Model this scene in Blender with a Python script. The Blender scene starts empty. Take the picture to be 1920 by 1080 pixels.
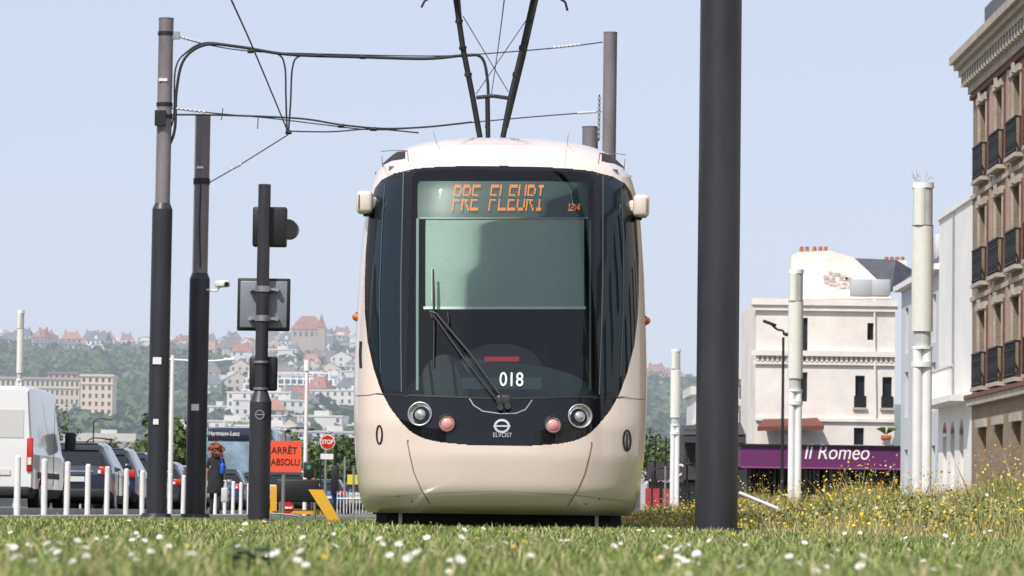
import bpy, bmesh, math, random
import numpy as np
from mathutils import Vector, Matrix, Euler
from mathutils.bvhtree import BVHTree
random.seed(7); RNG=np.random.default_rng(7)
SC=bpy.context.scene
H=0.14; F=6400.0; VPX,VPY=935.0,962.0; ROLL=0.0135
# ------------------------------------------------------------------ camera
cx,cy=VPX-960,540-VPY
c_,s_=math.cos(ROLL),math.sin(ROLL)
ux,uy=cx*c_-cy*s_, cx*s_+cy*c_
yaw=math.atan(-ux/F); pitch=math.atan(-uy/F)
ROT=Matrix.Rotation(-yaw,3,'Z')@Matrix.Rotation(math.radians(90)+pitch,3,'X')@Matrix.Rotation(ROLL,3,'Z')
CAM=Vector((0,0,H))
cd=bpy.data.cameras.new("camera"); co=bpy.data.objects.new("camera",cd); SC.collection.objects.link(co)
co.matrix_world=Matrix.Translation(CAM)@ROT.to_4x4()
cd.sensor_width=36; cd.lens=F/1920*36; cd.clip_start=0.1; cd.clip_end=12000
cd.dof.use_dof=True; cd.dof.focus_distance=29; cd.dof.aperture_fstop=11
SC.camera=co
def P(px,py,D):
    d=ROT@Vector(((px-960)/F,(540-py)/F,-1)); return CAM+d*(D/d.y)
def GX(px,D): return P(px,962,D).x
def GZ(py,D,px=935): return P(px,py,D).z
MI=np.array(ROT.transposed())
def proj(pts):   # world -> unrolled px relative to vanishing point : (a,b)
    q=(pts-np.array(CAM))@MI.T
    x=q[:,0]/-q[:,2]*F-cx; y=q[:,1]/-q[:,2]*F-cy
    a=x*c_-y*s_; b=x*s_+y*c_
    return a, 962-b
# ------------------------------------------------------------------ materials
MC={}
def mat(name,col,rough=0.6,metal=0,coat=0,var=0.0,vscale=5.0,bump=0.0,bscale=40,spec=0.5,em=None,ems=0,haze=False,stretch=None,dirt=0):
    if name in MC: return MC[name]
    m=bpy.data.materials.new(name); m.use_nodes=True; n=m.node_tree; N=n.nodes; L=n.links
    p=N["Principled BSDF"]; p.inputs['Base Color'].default_value=(*col,1); p.inputs['Roughness'].default_value=rough
    p.inputs['Metallic'].default_value=metal; p.inputs['Coat Weight'].default_value=coat; p.inputs['Coat Roughness'].default_value=0.04
    p.inputs['Specular IOR Level'].default_value=spec
    if em: p.inputs['Emission Color'].default_value=(*em,1); p.inputs['Emission Strength'].default_value=ems
    g=N.new('ShaderNodeNewGeometry')
    vec=g.outputs['Position']
    if stretch:
        mp=N.new('ShaderNodeMapping'); mp.inputs['Scale'].default_value=stretch; L.new(vec,mp.inputs['Vector']); vec=mp.outputs['Vector']
    if var>0:
        t=N.new('ShaderNodeTexNoise'); t.inputs['Scale'].default_value=vscale; t.inputs['Detail'].default_value=6; t.inputs['Roughness'].default_value=.65
        L.new(vec,t.inputs['Vector'])
        r=N.new('ShaderNodeMapRange'); r.inputs['From Min'].default_value=0.3; r.inputs['From Max'].default_value=0.7
        r.inputs['To Min'].default_value=1-var; r.inputs['To Max'].default_value=1+var; L.new(t.outputs['Fac'],r.inputs['Value'])
        h=N.new('ShaderNodeHueSaturation'); h.inputs['Color'].default_value=(*col,1); L.new(r.outputs[0],h.inputs['Value']); out=h.outputs[0]
        if dirt>0: # road dust gathering on the lowest part
            s=N.new('ShaderNodeSeparateXYZ'); L.new(g.outputs['Position'],s.inputs[0])
            dr=N.new('ShaderNodeMapRange'); dr.inputs['From Min'].default_value=.1; dr.inputs['From Max'].default_value=.55; dr.inputs['To Min'].default_value=dirt; dr.inputs['To Max'].default_value=0; L.new(s.outputs['Z'],dr.inputs['Value'])
            mm=N.new('ShaderNodeMath'); mm.operation='MULTIPLY'; L.new(dr.outputs[0],mm.inputs[0]); L.new(t.outputs['Fac'],mm.inputs[1])
            mx0=N.new('ShaderNodeMixRGB'); L.new(mm.outputs[0],mx0.inputs[0]); L.new(out,mx0.inputs[1]); mx0.inputs[2].default_value=(.22,.18,.12,1); out=mx0.outputs[0]
        L.new(out,p.inputs['Base Color'])
    if bump>0:
        t=N.new('ShaderNodeTexNoise'); t.inputs['Scale'].default_value=bscale; t.inputs['Detail'].default_value=5; L.new(vec,t.inputs['Vector'])
        b=N.new('ShaderNodeBump'); b.inputs['Strength'].default_value=bump; b.inputs['Distance'].default_value=0.02
        L.new(t.outputs['Fac'],b.inputs['Height']); L.new(b.outputs[0],p.inputs['Normal'])
    if haze:  # aerial haze painted in: a pale glow mixed over the surface, growing with distance
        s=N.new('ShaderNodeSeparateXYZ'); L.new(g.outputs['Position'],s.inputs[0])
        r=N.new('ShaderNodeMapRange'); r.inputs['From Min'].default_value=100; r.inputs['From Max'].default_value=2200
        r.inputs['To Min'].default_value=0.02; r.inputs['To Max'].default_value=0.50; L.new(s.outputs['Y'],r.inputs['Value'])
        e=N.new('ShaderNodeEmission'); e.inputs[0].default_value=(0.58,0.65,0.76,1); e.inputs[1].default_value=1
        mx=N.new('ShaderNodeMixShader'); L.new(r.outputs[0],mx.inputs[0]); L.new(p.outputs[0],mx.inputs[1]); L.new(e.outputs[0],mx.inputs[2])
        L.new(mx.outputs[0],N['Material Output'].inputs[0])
    MC[name]=m; return m
def glass(name,tint,ior=1.5,rough=0.01):
    if name in MC: return MC[name]
    m=bpy.data.materials.new(name); m.use_nodes=True; N=m.node_tree.nodes; L=m.node_tree.links
    N.remove(N["Principled BSDF"]); t=N.new('ShaderNodeBsdfTransparent'); t.inputs[0].default_value=(*tint,1)
    g=N.new('ShaderNodeBsdfGlossy'); g.inputs['Roughness'].default_value=rough
    f=N.new('ShaderNodeFresnel'); f.inputs[0].default_value=ior; mx=N.new('ShaderNodeMixShader')
    L.new(f.outputs[0],mx.inputs[0]); L.new(t.outputs[0],mx.inputs[1]); L.new(g.outputs[0],mx.inputs[2]); L.new(mx.outputs[0],N['Material Output'].inputs[0])
    MC[name]=m; return m
cream=mat("tram_cream_paint",(0.85,0.725,0.645),0.27,metal=.16,coat=0.9,var=0.03,vscale=2.5,dirt=.35)
black_gl=mat("tram_black_gloss",(0.006,0.007,0.009),0.06,spec=.5)
side_gl=mat("tram_side_glass",(0.008,0.016,0.023),0.03,spec=.45)
rubber=mat("dark_rubber",(0.012,0.012,0.013),0.6,var=.2)
white=mat("white_paint",(0.80,0.79,0.77),0.45,var=0.06,vscale=3)
chrome=mat("chrome",(0.75,0.76,0.78),0.12,metal=1)
steel=mat("galvanised_steel",(0.42,0.43,0.44),0.4,metal=.8,var=.15)
polegrey=mat("pole_grey",(0.19,0.17,0.18),0.42,var=0.28,vscale=2.6,stretch=(1,1,.35))
poledark=mat("pole_dark",(0.030,0.031,0.039),0.42,var=0.35,vscale=3,stretch=(1,1,.25),bump=.04)
blackp=mat("matt_black",(0.012,0.012,0.014),0.5,var=.2)
wirem=mat("wire_black",(0.02,0.02,0.022),0.6)
insul=mat("insulator_white",(0.6,0.6,0.58),0.4)
orange=mat("amber_lens",(0.75,0.16,0.02),0.2,coat=1)
redl=mat("red_lens",(0.60,0.015,0.015),0.2,coat=1)
pinkl=mat("tram_tail_lens",(0.55,0.09,0.10),0.2,coat=1)
# ------------------------------------------------------------------ builder
def link(o,parent=None):
    SC.collection.objects.link(o)
    if parent: o.parent=parent
    return o
def empty(name):
    o=bpy.data.objects.new(name,None); return link(o)
class B:
    def __init__(s): s.v=[];s.f=[];s.m=[];s.sm=[];s.mats=[]
    def mi(s,m):
        if m not in s.mats: s.mats.append(m)
        return s.mats.index(m)
    def add(s,vs,fs,m,smooth=False):
        o=len(s.v); s.v+= [tuple(v) for v in vs]; i=s.mi(m)
        for f in fs: s.f.append([o+k for k in f]); s.m.append(i); s.sm.append(smooth)
    def quad(s,pts,m): s.add(pts,[list(range(len(pts)))],m)
    def box(s,c,size,m,rz=0,ry=0):
        x,y,z=[k/2 for k in size]; R=Matrix.Rotation(rz,3,'Z')@Matrix.Rotation(ry,3,'Y'); c=Vector(c)
        vs=[c+R@Vector((a*x,b*y,d*z)) for a in(-1,1) for b in(-1,1) for d in(-1,1)]
        s.add(vs,[(0,1,3,2),(4,6,7,5),(0,4,5,1),(2,3,7,6),(0,2,6,4),(1,5,7,3)],m)
    def box2(s,p0,p1,m):
        s.box([(a+b)/2 for a,b in zip(p0,p1)],[abs(b-a) for a,b in zip(p0,p1)],m)
    def rbox(s,c,size,m,r=0.02,seg=2,rz=0,ry=0):
        bm=bmesh.new(); bmesh.ops.create_cube(bm,size=1)
        bmesh.ops.scale(bm,vec=size,verts=bm.verts); bmesh.ops.bevel(bm,geom=bm.edges[:],offset=r,segments=seg,profile=.5,affect='EDGES')
        R=Matrix.Rotation(rz,3,'Z')@Matrix.Rotation(ry,3,'Y'); c=Vector(c); bm.verts.index_update()
        s.add([c+R@v.co for v in bm.verts],[[v.index for v in f.verts] for f in bm.faces],m,True); bm.free()
    def cyl(s,p0,p1,r0,r1,m,n=16,caps=True):
        p0=Vector(p0);p1=Vector(p1); d=(p1-p0).normalized(); a=d.orthogonal().normalized(); b=d.cross(a)
        c0=[p0+(a*math.cos(2*math.pi*i/n)+b*math.sin(2*math.pi*i/n))*r0 for i in range(n)]
        c1=[p1+(a*math.cos(2*math.pi*i/n)+b*math.sin(2*math.pi*i/n))*r1 for i in range(n)]
        s.add(c0+c1,[(i,(i+1)%n,n+(i+1)%n,n+i) for i in range(n)],m,True)
        if caps: s.add(c0,[list(range(n))[::-1]],m); s.add(c1,[list(range(n))],m)
    def tube(s,pts,r,m,n=6):
        for a,b in zip(pts[:-1],pts[1:]):
            if (Vector(a)-Vector(b)).length>1e-5: s.cyl(a,b,r,r,m,n,True)
    def sph(s,c,r,m,n=12,k=8):
        if not hasattr(r,'__len__'): r=(r,r,r)
        vs=[];fs=[]
        for j in range(k+1):
            t=math.pi*j/k
            for i in range(n):
                p=2*math.pi*i/n; vs.append((c[0]+r[0]*math.sin(t)*math.cos(p),c[1]+r[1]*math.sin(t)*math.sin(p),c[2]+r[2]*math.cos(t)))
        for j in range(k):
            for i in range(n): fs.append((j*n+i,j*n+(i+1)%n,(j+1)*n+(i+1)%n,(j+1)*n+i))
        s.add(vs,fs,m,True)
    def loft(s,rings,m,closed=True,smooth=True):
        n=len(rings[0]); vs=[p for r in rings for p in r]; fs=[]
        for j in range(len(rings)-1):
            for i in range(n if closed else n-1): fs.append((j*n+i,j*n+(i+1)%n,(j+1)*n+(i+1)%n,(j+1)*n+i))
        s.add(vs,fs,m,smooth)
    def build(s,name,parent=None,loc=None,rz=0):
        me=bpy.data.meshes.new(name); me.from_pydata(s.v,[],s.f)
        for m in s.mats: me.materials.append(m)
        me.polygons.foreach_set('material_index',s.m); me.polygons.foreach_set('use_smooth',s.sm); me.update()
        o=bpy.data.objects.new(name,me); link(o,parent)
        if loc: o.location=loc
        o.rotation_euler[2]=rz
        return o
def mesh_np(name,V,Fc,mats,idx=None,smooth=False,parent=None):
    me=bpy.data.meshes.new(name); k=Fc.shape[1]; n=len(Fc)
    me.vertices.add(len(V)); me.vertices.foreach_set('co',V.astype(np.float32).ravel())
    me.loops.add(n*k); me.loops.foreach_set('vertex_index',Fc.astype(np.int32).ravel())
    me.polygons.add(n); me.polygons.foreach_set('loop_start',np.arange(0,n*k,k,dtype=np.int32))
    for m in mats: me.materials.append(m)
    if idx is not None: me.polygons.foreach_set('material_index',idx.astype(np.int32))
    me.polygons.foreach_set('use_smooth',np.full(n,smooth)); me.update(calc_edges=True); me.validate()
    o=bpy.data.objects.new(name,me); return link(o,parent)
def text(name,body,loc,size,m,parent=None,rot=(math.pi/2,0,0),shear=0,offset=0,width=None,align='CENTER',ext=0.002,sx=1):
    c=bpy.data.curves.new(name,'FONT'); c.body=body; c.size=size; c.align_x=align; c.align_y='CENTER'; c.shear=shear; c.offset=offset; c.extrude=ext
    o=bpy.data.objects.new(name,c); SC.collection.objects.link(o); bpy.context.view_layer.update()
    me=bpy.data.meshes.new_from_object(o); bpy.data.objects.remove(o)
    me.materials.clear(); me.materials.append(m)
    if width:
        xs=[v.co.x for v in me.vertices]; k=width/(max(xs)-min(xs))
        for v in me.vertices: v.co.x*=k
    o=bpy.data.objects.new(name,me); o.location=loc; o.rotation_euler=rot; return link(o,parent)
# ------------------------------------------------------------------ world + sun
SUNV=Vector((-0.40,-0.62,0.86)).normalized()
el=math.asin(SUNV.z); az=math.atan2(SUNV.x,SUNV.y)
w=bpy.data.worlds.new("World"); SC.world=w; w.use_nodes=True; N=w.node_tree.nodes; L=w.node_tree.links
sky=N.new('ShaderNodeTexSky'); sky.sky_type='NISHITA'; sky.sun_disc=False; sky.sun_elevation=el; sky.sun_rotation=az
sky.air_density=1.0; sky.dust_density=1.5; sky.ozone_density=2.5; sky.altitude=0
hz=N.new('ShaderNodeMixRGB'); hz.inputs[0].default_value=.72; hz.inputs[2].default_value=(7.1,7.6,9.2,1)
L.new(sky.outputs[0],hz.inputs[1]); L.new(hz.outputs[0],N['Background'].inputs[0]); N['Background'].inputs[1].default_value=0.108
sl=bpy.data.lights.new("sun",'SUN'); sl.energy=4.3; sl.angle=math.radians(.53); sl.color=(1,.95,.88)
so=bpy.data.objects.new("sun",sl); link(so); so.rotation_euler=SUNV.to_track_quat('Z','Y').to_euler(); so.location=(0,0,50)
SC.view_settings.view_transform='Standard'
# ------------------------------------------------------------------ TRAM
D0=27.2
tab=np.array([ # z, w, yn
(.13,1.09,.34),(.165,1.115,.18),(.237,1.137,.09),(.325,1.154,.03),(.59,1.185,0.0),(.85,1.20,.01),(1.118,1.207,.08),(1.4,1.207,.16),(1.735,1.2,.25),(2.175,1.185,.38),(2.616,1.158,.52),(2.836,1.12,.61),(2.97,1.085,.69),(3.07,1.03,.79),(3.17,.93,.93),(3.235,.79,1.10),(3.285,.55,1.32),(3.305,.3,1.5),(3.31,.0,1.6)])
arc=np.concatenate([[0],np.cumsum(np.hypot(np.diff(tab[:,0]),np.diff(tab[:,1])))])
def rows(n,sm=0.035):
    t=np.linspace(0,arc[-1],2000); out=[]
    k=int(sm/arc[-1]*2000)
    for c in range(3):
        a=np.interp(t,arc,tab[:,c])
        for _ in range(3):
            e=np.concatenate([2*a[0]-a[k:0:-1],a,(2*a[-1]-a[-2:-k-2:-1])]); a=np.convolve(e,np.ones(2*k+1)/(2*k+1),'same')[k:-k]
        out.append(np.interp(np.linspace(0,arc[-1],n),t,a))
    out[1]=np.maximum(out[1],0.0); return out
def nose(nr,nc):
    Z,W,Y=rows(nr); V=np.zeros((nr,nc+2,3)); th=np.linspace(0,math.pi,900)
    for i in range(nr):
        w=max(W[i],1e-4); ex=2/2.75; dn=.92*min(1,w/1.0)
        u=-w*np.sign(np.cos(th))*np.abs(np.cos(th))**ex; y=dn*(1-np.abs(np.sin(th))**ex)
        a=np.concatenate([[0],np.cumsum(np.hypot(np.diff(u),np.diff(y)))]); t=np.linspace(0,a[-1],nc)
        V[i,1:-1,0]=np.interp(t,a,u); V[i,1:-1,1]=D0+Y[i]+np.interp(t,a,y); V[i,:,2]=Z[i]
        V[i,0]=(-w,D0+2.8,Z[i]); V[i,-1]=(w,D0+2.8,Z[i])
    return V
def gridfaces(nr,nc):
    i=np.arange(nr-1)[:,None]; j=np.arange(nc-1)[None,:]; a=i*nc+j
    return np.stack([a,a+1,a+nc+1,a+nc],-1).reshape(-1,4)
Vc=nose(130,120); BV=BVHTree.FromPolygons([tuple(v) for v in Vc.reshape(-1,3)],[tuple(int(q) for q in f) for f in gridfaces(130,122)])
def hit(px,py,off=0.0):
    d=(ROT@Vector(((px-960)/F,(540-py)/F,-1))).normalized(); loc,n,i,_=BV.ray_cast(CAM,d)
    if loc is None: p=P(px,py,D0+.9); return p,Vector((0,-1,0))
    if n.y>0: n=-n
    return loc+n*off,n
def inpoly(a,b,poly):
    ins=np.zeros(a.shape,bool); n=len(poly)
    for i in range(n):
        x1,y1=poly[i]; x2,y2=poly[(i+1)%n]
        c=((y1>b)!=(y2>b))
        with np.errstate(divide='ignore',invalid='ignore'): xx=(x2-x1)*(b-y1)/(y2-y1)+x1
        ins^= c&(a<xx)
    return ins
tram=empty("tram")
NR,NC=640,520
V=nose(NR,NC); Fc=gridfaces(NR,NC+2); Vf=V.reshape(-1,3); cen=Vf[Fc].mean(1)
a,b=proj(cen); aa=np.abs(a)
BLK=[(-1,311),(60,311.5),(120,314),(165,318),(205,328),(228,340),(240,356),(247,380),(252,420),(256,480),(257,540),(256,590),(250,645),(238,695),(224,735),(206,768),(182,798),(164,814),(140,825),(110,831),(60,835),(-1,836)]
WIN=[(-1,319),(150,321),(164,325),(170,336),(173,480),(176,640),(177,725),(173,737),(160,741),(80,744),(-1,745)]
SID=[(186,332),(205,338),(224,349),(233,362),(240,400),(247,480),(248,560),(246,620),(238,672),(226,712),(216,730),(190,735),(186,600)]
INT=[(184,286),(206,287),(226,295),(233,312),(224,312),(210,305),(184,300)]
front=cen[:,1]<D0+1.9
idx=np.zeros(len(Fc),int)
blk=inpoly(aa,b,BLK)&front; idx[blk]=1
idx[inpoly(aa,b,SID)&front]=2
idx[inpoly(aa,b,INT)&front]=3
win=inpoly(aa,b,WIN)&front&(cen[:,1]<D0+1.2)
sh=mesh_np("nose_shell",Vf,Fc[~win],[cream,black_gl,side_gl,rubber],idx[~win],True,tram)
mesh_np("windscreen",Vf,Fc[win],[glass("windscreen_glass",(.84,.92,.89),1.55)],None,True,tram)
Z,W,Y=rows(110); ys=np.arange(D0+2.8,D0+31.5,.1); prof=np.concatenate([np.stack([-W,Z],1),np.stack([W[::-1],Z[::-1]],1)[1:]])
VV=np.zeros((len(ys),len(prof),3)); VV[:,:,0]=prof[None,:,0]; VV[:,:,2]=prof[None,:,1]; VV[:,:,1]=ys[:,None]
F2=gridfaces(len(ys),len(prof)); c2=VV.reshape(-1,3)[F2].mean(1); yy=(c2[:,1]-D0-2.8)
i2=np.zeros(len(F2),int); i2[(c2[:,2]>1.05)&(c2[:,2]<2.45)&((yy%1.9)>.12)]=1
i2[((yy%5.7)>4.9)&((yy%5.7)<5.6)&(c2[:,2]>.4)&(c2[:,2]<2.5)]=1; i2[(yy%9.5)<.35]=2
mesh_np("body_shell",VV.reshape(-1,3),F2,[cream,side_gl,rubber],i2,True,tram)
bb=B()
bb.box2((-1.0,D0+.75,.02),(1.0,D0+30,.36),rubber)
for q in (1.6,3.2,12,14):
    for sx in(-1,1): bb.cyl((sx*.66,D0+q,.3),(sx*.78,D0+q,.3),.29,.29,steel,20)
bb.box2((-1.0,D0+31.4,.3),(1.0,D0+31.45,3.2),rubber)
for sx in(-1,1): bb.box((sx*.93,D0+.72,.08),(.04,.04,.12),rubber); bb.box((sx*.8,D0+.7,.07),(.03,.04,.12),steel)
bb.build("undercarriage",tram)
cabm=mat("cab_interior",(0.095,0.13,0.13),0.7,var=.2); dashm=mat("dashboard_grey",(0.13,0.165,0.19),0.5,var=.2); dash2=mat("instrument_hood",(0.05,0.062,0.072),0.5,var=.2)
cab=B()
cab.box2((-1.12,D0+2.5,.4),(1.12,D0+2.56,3.1),cabm)
cab.box2((-1.1,D0+.6,.9),(1.1,D0+2.5,.95),cabm)
cab.box2((-.95,D0+1.0,2.96),(.95,D0+2.5,3.0),cabm)
cab.box2((-.42,D0+2.44,.95),(.42,D0+2.49,2.7),dashm)
def arch(xc,w,z0,z1,y0,y1,m,n=24):
    R=[]
    for y in (y0,y1):
        R.append([Vector((xc+w*math.cos(math.pi*i/n),y,z0+(z1-z0)*abs(math.sin(math.pi*i/n))**.7)) for i in range(n+1)])
    cab.loft(R,m,False,True); cab.add(R[0],[list(range(n+1))],m)
arch(0,.80,.97,1.36,D0+.50,D0+1.1,dashm); arch(0,.36,1.2,1.52,D0+.62,D0+1.0,dash2)
arch(-.45,.22,.97,1.42,D0+.48,D0+.8,dash2)
cab.rbox((0.0,D0+1.9,1.75),(.5,.14,.75),rubber,.06,3); cab.rbox((0,D0+1.9,2.22),(.28,.12,.2),rubber,.05,3)
cab.build("cab_interior",tram)
def sgrid(name,x0,x1,y0,y1,off,m,nx=16,ny=8,parent=tram):
    vs=[hit(x0+(x1-x0)*i/nx,y0+(y1-y0)*j/ny,off)[0] for j in range(ny+1) for i in range(nx+1)]
    q=B(); q.add(vs,[(j*(nx+1)+i,j*(nx+1)+i+1,(j+1)*(nx+1)+i+1,(j+1)*(nx+1)+i) for j in range(ny) for i in range(nx)],m,True); return q.build(name,parent)
blind=mat("sun_blind_fabric",(0.42,0.50,0.46),0.85,var=.06,vscale=30)
sgrid("sun_blind",793,1101,404,572,-.07,blind)
sgrid("blind_bar",790,1103,570,575,-.06,mat("blind_bar",(.85,.9,.86),.4))
sgrid("blind_bar_top",782,1108,402,405,-.06,mat("blind_rail",(.3,.36,.34),.4))
sgrid("display_panel",775,1112,328,402,-.085,mat("display_panel",(.05,.085,.08),.4))
sgrid("number_plate_band",866,1016,706,728,-.02,mat("number_band",(.20,.24,.25),.5))
sgrid("frame_reflection_left",776,781,405,728,-.05,mat("inner_frame_reflection",(.24,.31,.30),.5)); sgrid("frame_reflection_right",1109,1113,408,728,-.05,MC["inner_frame_reflection"])  # inner frame edges with their greenish reflections put into the colour
sgrid("ticket_light",908,974,660,669,-.12,mat("red_indicator",(.45,.02,.02),.4,em=(1,.05,.08),ems=.25))
G={'P':["11110","10001","10001","11110","10000","10000","10000"],'R':["11110","10001","10001","11110","10100","10010","10001"],
'E':["11111","10000","10000","11110","10000","10000","11111"],'F':["11111","10000","10000","11110","10000","10000","10000"],
'L':["10000"]*6+["11111"],'U':["10001"]*6+["01110"],'I':["01110"]+["00100"]*5+["01110"],' ':["00000"]*7,
'1':["00100","01100","00100","00100","00100","00100","01110"],'2':["01110","10001","00001","00110","01000","10000","11111"],':':["00000","00100","00100","00000","00100","00100","00000"],
'4':["00010","00110","01010","10010","11111","00010","00010"]}
led=mat("led_orange",(.7,.2,.06),.5,em=(1,.27,.05),ems=1.0); lb=B()
def ledtext(s,x0,y0,cw,rh,dx,sub,hs=.42):
    for ci,ch in enumerate(s):
        for r in range(7):
            for c in range(5):
                if G[ch][r][c]=='1':
                    for k in range(sub):
                        rr=r*sub+k; gap=6 if (sub==2 and rr>=7) else 0
                        px=x0+ci*cw+c*dx-((rr*rh+gap)*.12); py=y0+rr*rh+gap
                        p,n=hit(px,py,-.06); h=dx/F*D0*hs; v=rh/F*D0*.36
                        lb.quad([p+Vector((-h,0,-v)),p+Vector((h,0,-v)),p+Vector((h,0,v)),p+Vector((-h,0,v))],led)
ledtext("PRE FLEURI",852,340,17.6,3.2,3.1,2)
ledtext("12:4",1069,376,6.0,2,1.3,1,.5)
lb.build("destination_display_leds",tram)
def strip(q,pts,wpx,m,off=.004,closed=False,sub=6):
    pp=[]
    P2=pts+[pts[0]] if closed else pts
    for (x0,y0),(x1,y1) in zip(P2[:-1],P2[1:]):
        for k in range(sub): pp.append((x0+(x1-x0)*k/sub,y0+(y1-y0)*k/sub))
    pp.append(P2[-1]); vs=[]
    for i,(x,y) in enumerate(pp):
        x0,y0=pp[max(i-1,0)]; x1,y1=pp[min(i+1,len(pp)-1)]; dx,dy=x1-x0,y1-y0; l=math.hypot(dx,dy) or 1
        nx,ny=-dy/l*wpx/2,dx/l*wpx/2; vs+=[hit(x+nx,y+ny,off)[0],hit(x-nx,y-ny,off)[0]]
    q.add(vs,[(2*i,2*i+1,2*i+3,2*i+2) for i in range(len(pp)-1)],m,True)
def mir(pts): # mirror about the tram's own centre plane
    out=[]
    for x,y in pts:
        X=x-935;Yv=962-y; a=X*c_-Yv*s_; b=X*s_+Yv*c_; a=-a
        out.append((935+a*c_+b*s_,962-(-a*s_+b*c_)))
    return out
seam=mat("panel_gap",(0.20,0.155,0.12),.8); silver=mat("silver_trim",(.55,.57,.6),.25,metal=.9)
q=B()
for fn in (lambda p:p,mir):
    strip(q,fn([(764,828),(768,850),(776,885),(790,918),(806,944)]),1.8,seam)
    strip(q,fn([(757,322),(755,400),(752,520),(752,640),(753,735)]),2.2,mat("pillar_line",(.08,.095,.10),.3))
    strip(q,fn([(762,322),(770,322)]),1,seam)
    strip(q,fn([(706,738),(724,740),(753,741),(765,744)]),2,rubber)
    strip(q,fn([(722,345),(716,440),(712,560),(714,700)]),1.5,mat("glass_edge",(.06,.09,.1),.3))
    strip(q,fn([(764,283),(766,303)]),1.4,seam); strip(q,fn([(716,292),(718,313)]),1.4,seam)
    strip(q,fn([(714,284),(738,282),(765,283)]),1.4,MC["panel_gap"])
    strip(q,fn([(668,742),(690,741),(706,738)]),1.3,MC["panel_gap"])
    for (x,y) in ((765,826),(772,940),(748,930)):
        X_,Y_=fn([(x,y)])[0]; strip(q,[(X_-1.5,Y_),(X_+1.5,Y_)],3,seam,.005,sub=1)
strip(q,[(765,741),(860,745),(940,748),(1030,746),(1119,744)],3,rubber,.006)
strip(q,[(880,747),(888,760),(905,771),(940,776),(968,775),(985,768),(998,750)],1.8,silver)
strip(q,[(690,930),(740,930),(805,925),(940,920),(1085,929),(1150,937),(1183,941)],1.2,mat("seam_soft",(.42,.34,.27),.6))
strip(q,[(812,245),(830,310)],1.2,mat("roof_seam",(.55,.46,.4),.6)); strip(q,[(1066,250),(1058,313)],1.2,MC["roof_seam"])
def ring(cx0,cy0,rx,ry,w,m,a0=0,a1=360,n=28):
    strip(q,[(cx0+rx*math.cos(math.radians(a0+(a1-a0)*i/n)),cy0+ry*math.sin(math.radians(a0+(a1-a0)*i/n))) for i in range(n+1)],w,m,.006,sub=1)
em=mat("emblem_silver",(.75,.76,.78),.3,metal=.6)
ring(941,799,13,11,4,em); strip(q,[(925,799),(957,799)],3,em,.007)
ring(1175,826,6.5,19,3.5,blackp); strip(q,[(1175,812),(1175,846)],3,blackp,.006)
ring(712,815,5,17,3,blackp)
strip(q,[(677,640),(676,665),(677,690)],5,rubber,.004)
q.build("panel_lines_and_marks",tram)
p,n=hit(959,713,.006); text("fleet_number","018",p,.165,mat("marking_white",(.85,.9,.88),.5),tram,rot=(math.pi/2-math.asin(n.z),0,0),offset=.001,width=.19)
p,n=hit(942,816,.006); text("maker_name","ELVOST",p,.05,em,tram,rot=(math.pi/2-math.asin(n.z),0,0),width=.15)
hl=B(); lens=mat("headlight_reflector",(.62,.62,.60),.18,metal=.7,coat=1)
for fn in (lambda x,y:(x,y), lambda x,y:mir([(x,y)])[0]):
    for (x,y,r,m) in ((788,777,.100,lens),(838,794,.074,pinkl)):
        p,n=hit(*fn(x,y)); n=(n*0.75+Vector((0,-1,0))*.6).normalized()
        hl.cyl(p-n*.05,p+n*.022,r,r,blackp,32,False)
        ao=n.orthogonal().normalized(); bo=n.cross(ao); K=32
        def circ(rr,o): return [p+n*o+(ao*math.cos(2*math.pi*i/K)+bo*math.sin(2*math.pi*i/K))*rr for i in range(K)]
        hl.loft([circ(r,.022),circ(r*.97,.028),circ(r*.86,.026),circ(r*.82,.012)],steel if m is lens else blackp)
        hl.loft([circ(r*.82,.012),circ(r*.6,-.012),circ(r*.32,-.02)],chrome if m is lens else m)
        hl.loft([circ(r*(.45 if m is lens else .72),.0),circ(r*(.40 if m is lens else .6),.012),circ(r*.2,.02),circ(.001,.022)],lens if m is lens else mat("lens_core",(.72,.36,.34),.2,coat=1))
        if m is pinkl: hl.loft([circ(r*.80,.018),circ(r*.74,.020)],mat("lens_ring",(.6,.5,.5),.3))
hl.build("headlights",tram)
ch=B()
for fn in (lambda x,y:(x,y), lambda x,y:mir([(x,y)])[0]):
    x,y=fn(684,380); p=P(x,y,D0+.95); ch.rbox(p,(.135,.20,.185),cream,.035,3); s=-1 if x<900 else 1
    ch.rbox(p+Vector((s*.045,-.10,0)),(.01,.02,.12),seam,.004,1)
    ch.box(p+Vector((-s*.02,.03,-.10)),(.06,.08,.02),blackp); ch.rbox(p+Vector((-s*.05,.04,0)),(.1,.1,.10),cream,.02,2)
    x,y=fn(668,594); p=P(x,y,D0+1.0); ch.sph(p,(.035,.05,.035),orange); ch.cyl(p+Vector((-s*.04,0,0)),p,.042,.042,blackp)
ch.build("side_cameras_and_indicators",tram)
wp=B(); armm=mat("wiper_arm",(.05,.05,.053),.3)
def W_(x,y,o): return hit(x,y,o)[0]
wp.tube([W_(950,762,.03),W_(936,742,.05),W_(880,665,.06),W_(820,592,.06)],.010,armm,8)
wp.tube([W_(938,764,.03),W_(925,745,.05),W_(870,675,.05),W_(812,590,.05)],.008,armm,8)
wp.tube([W_(820,592,.06),W_(808,588,.05),W_(813,600,.04)],.012,armm)
wp.tube([W_(813,508,.03),W_(815,560,.03),W_(815,640,.025),W_(814,690,.02)],.010,blackp)
wp.tube([W_(812,506,.04),W_(812,570,.04)],.006,steel)
wp.tube([W_(840,588,.04),W_(843,606,.05),W_(838,622,.05)],.006,blackp)
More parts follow.
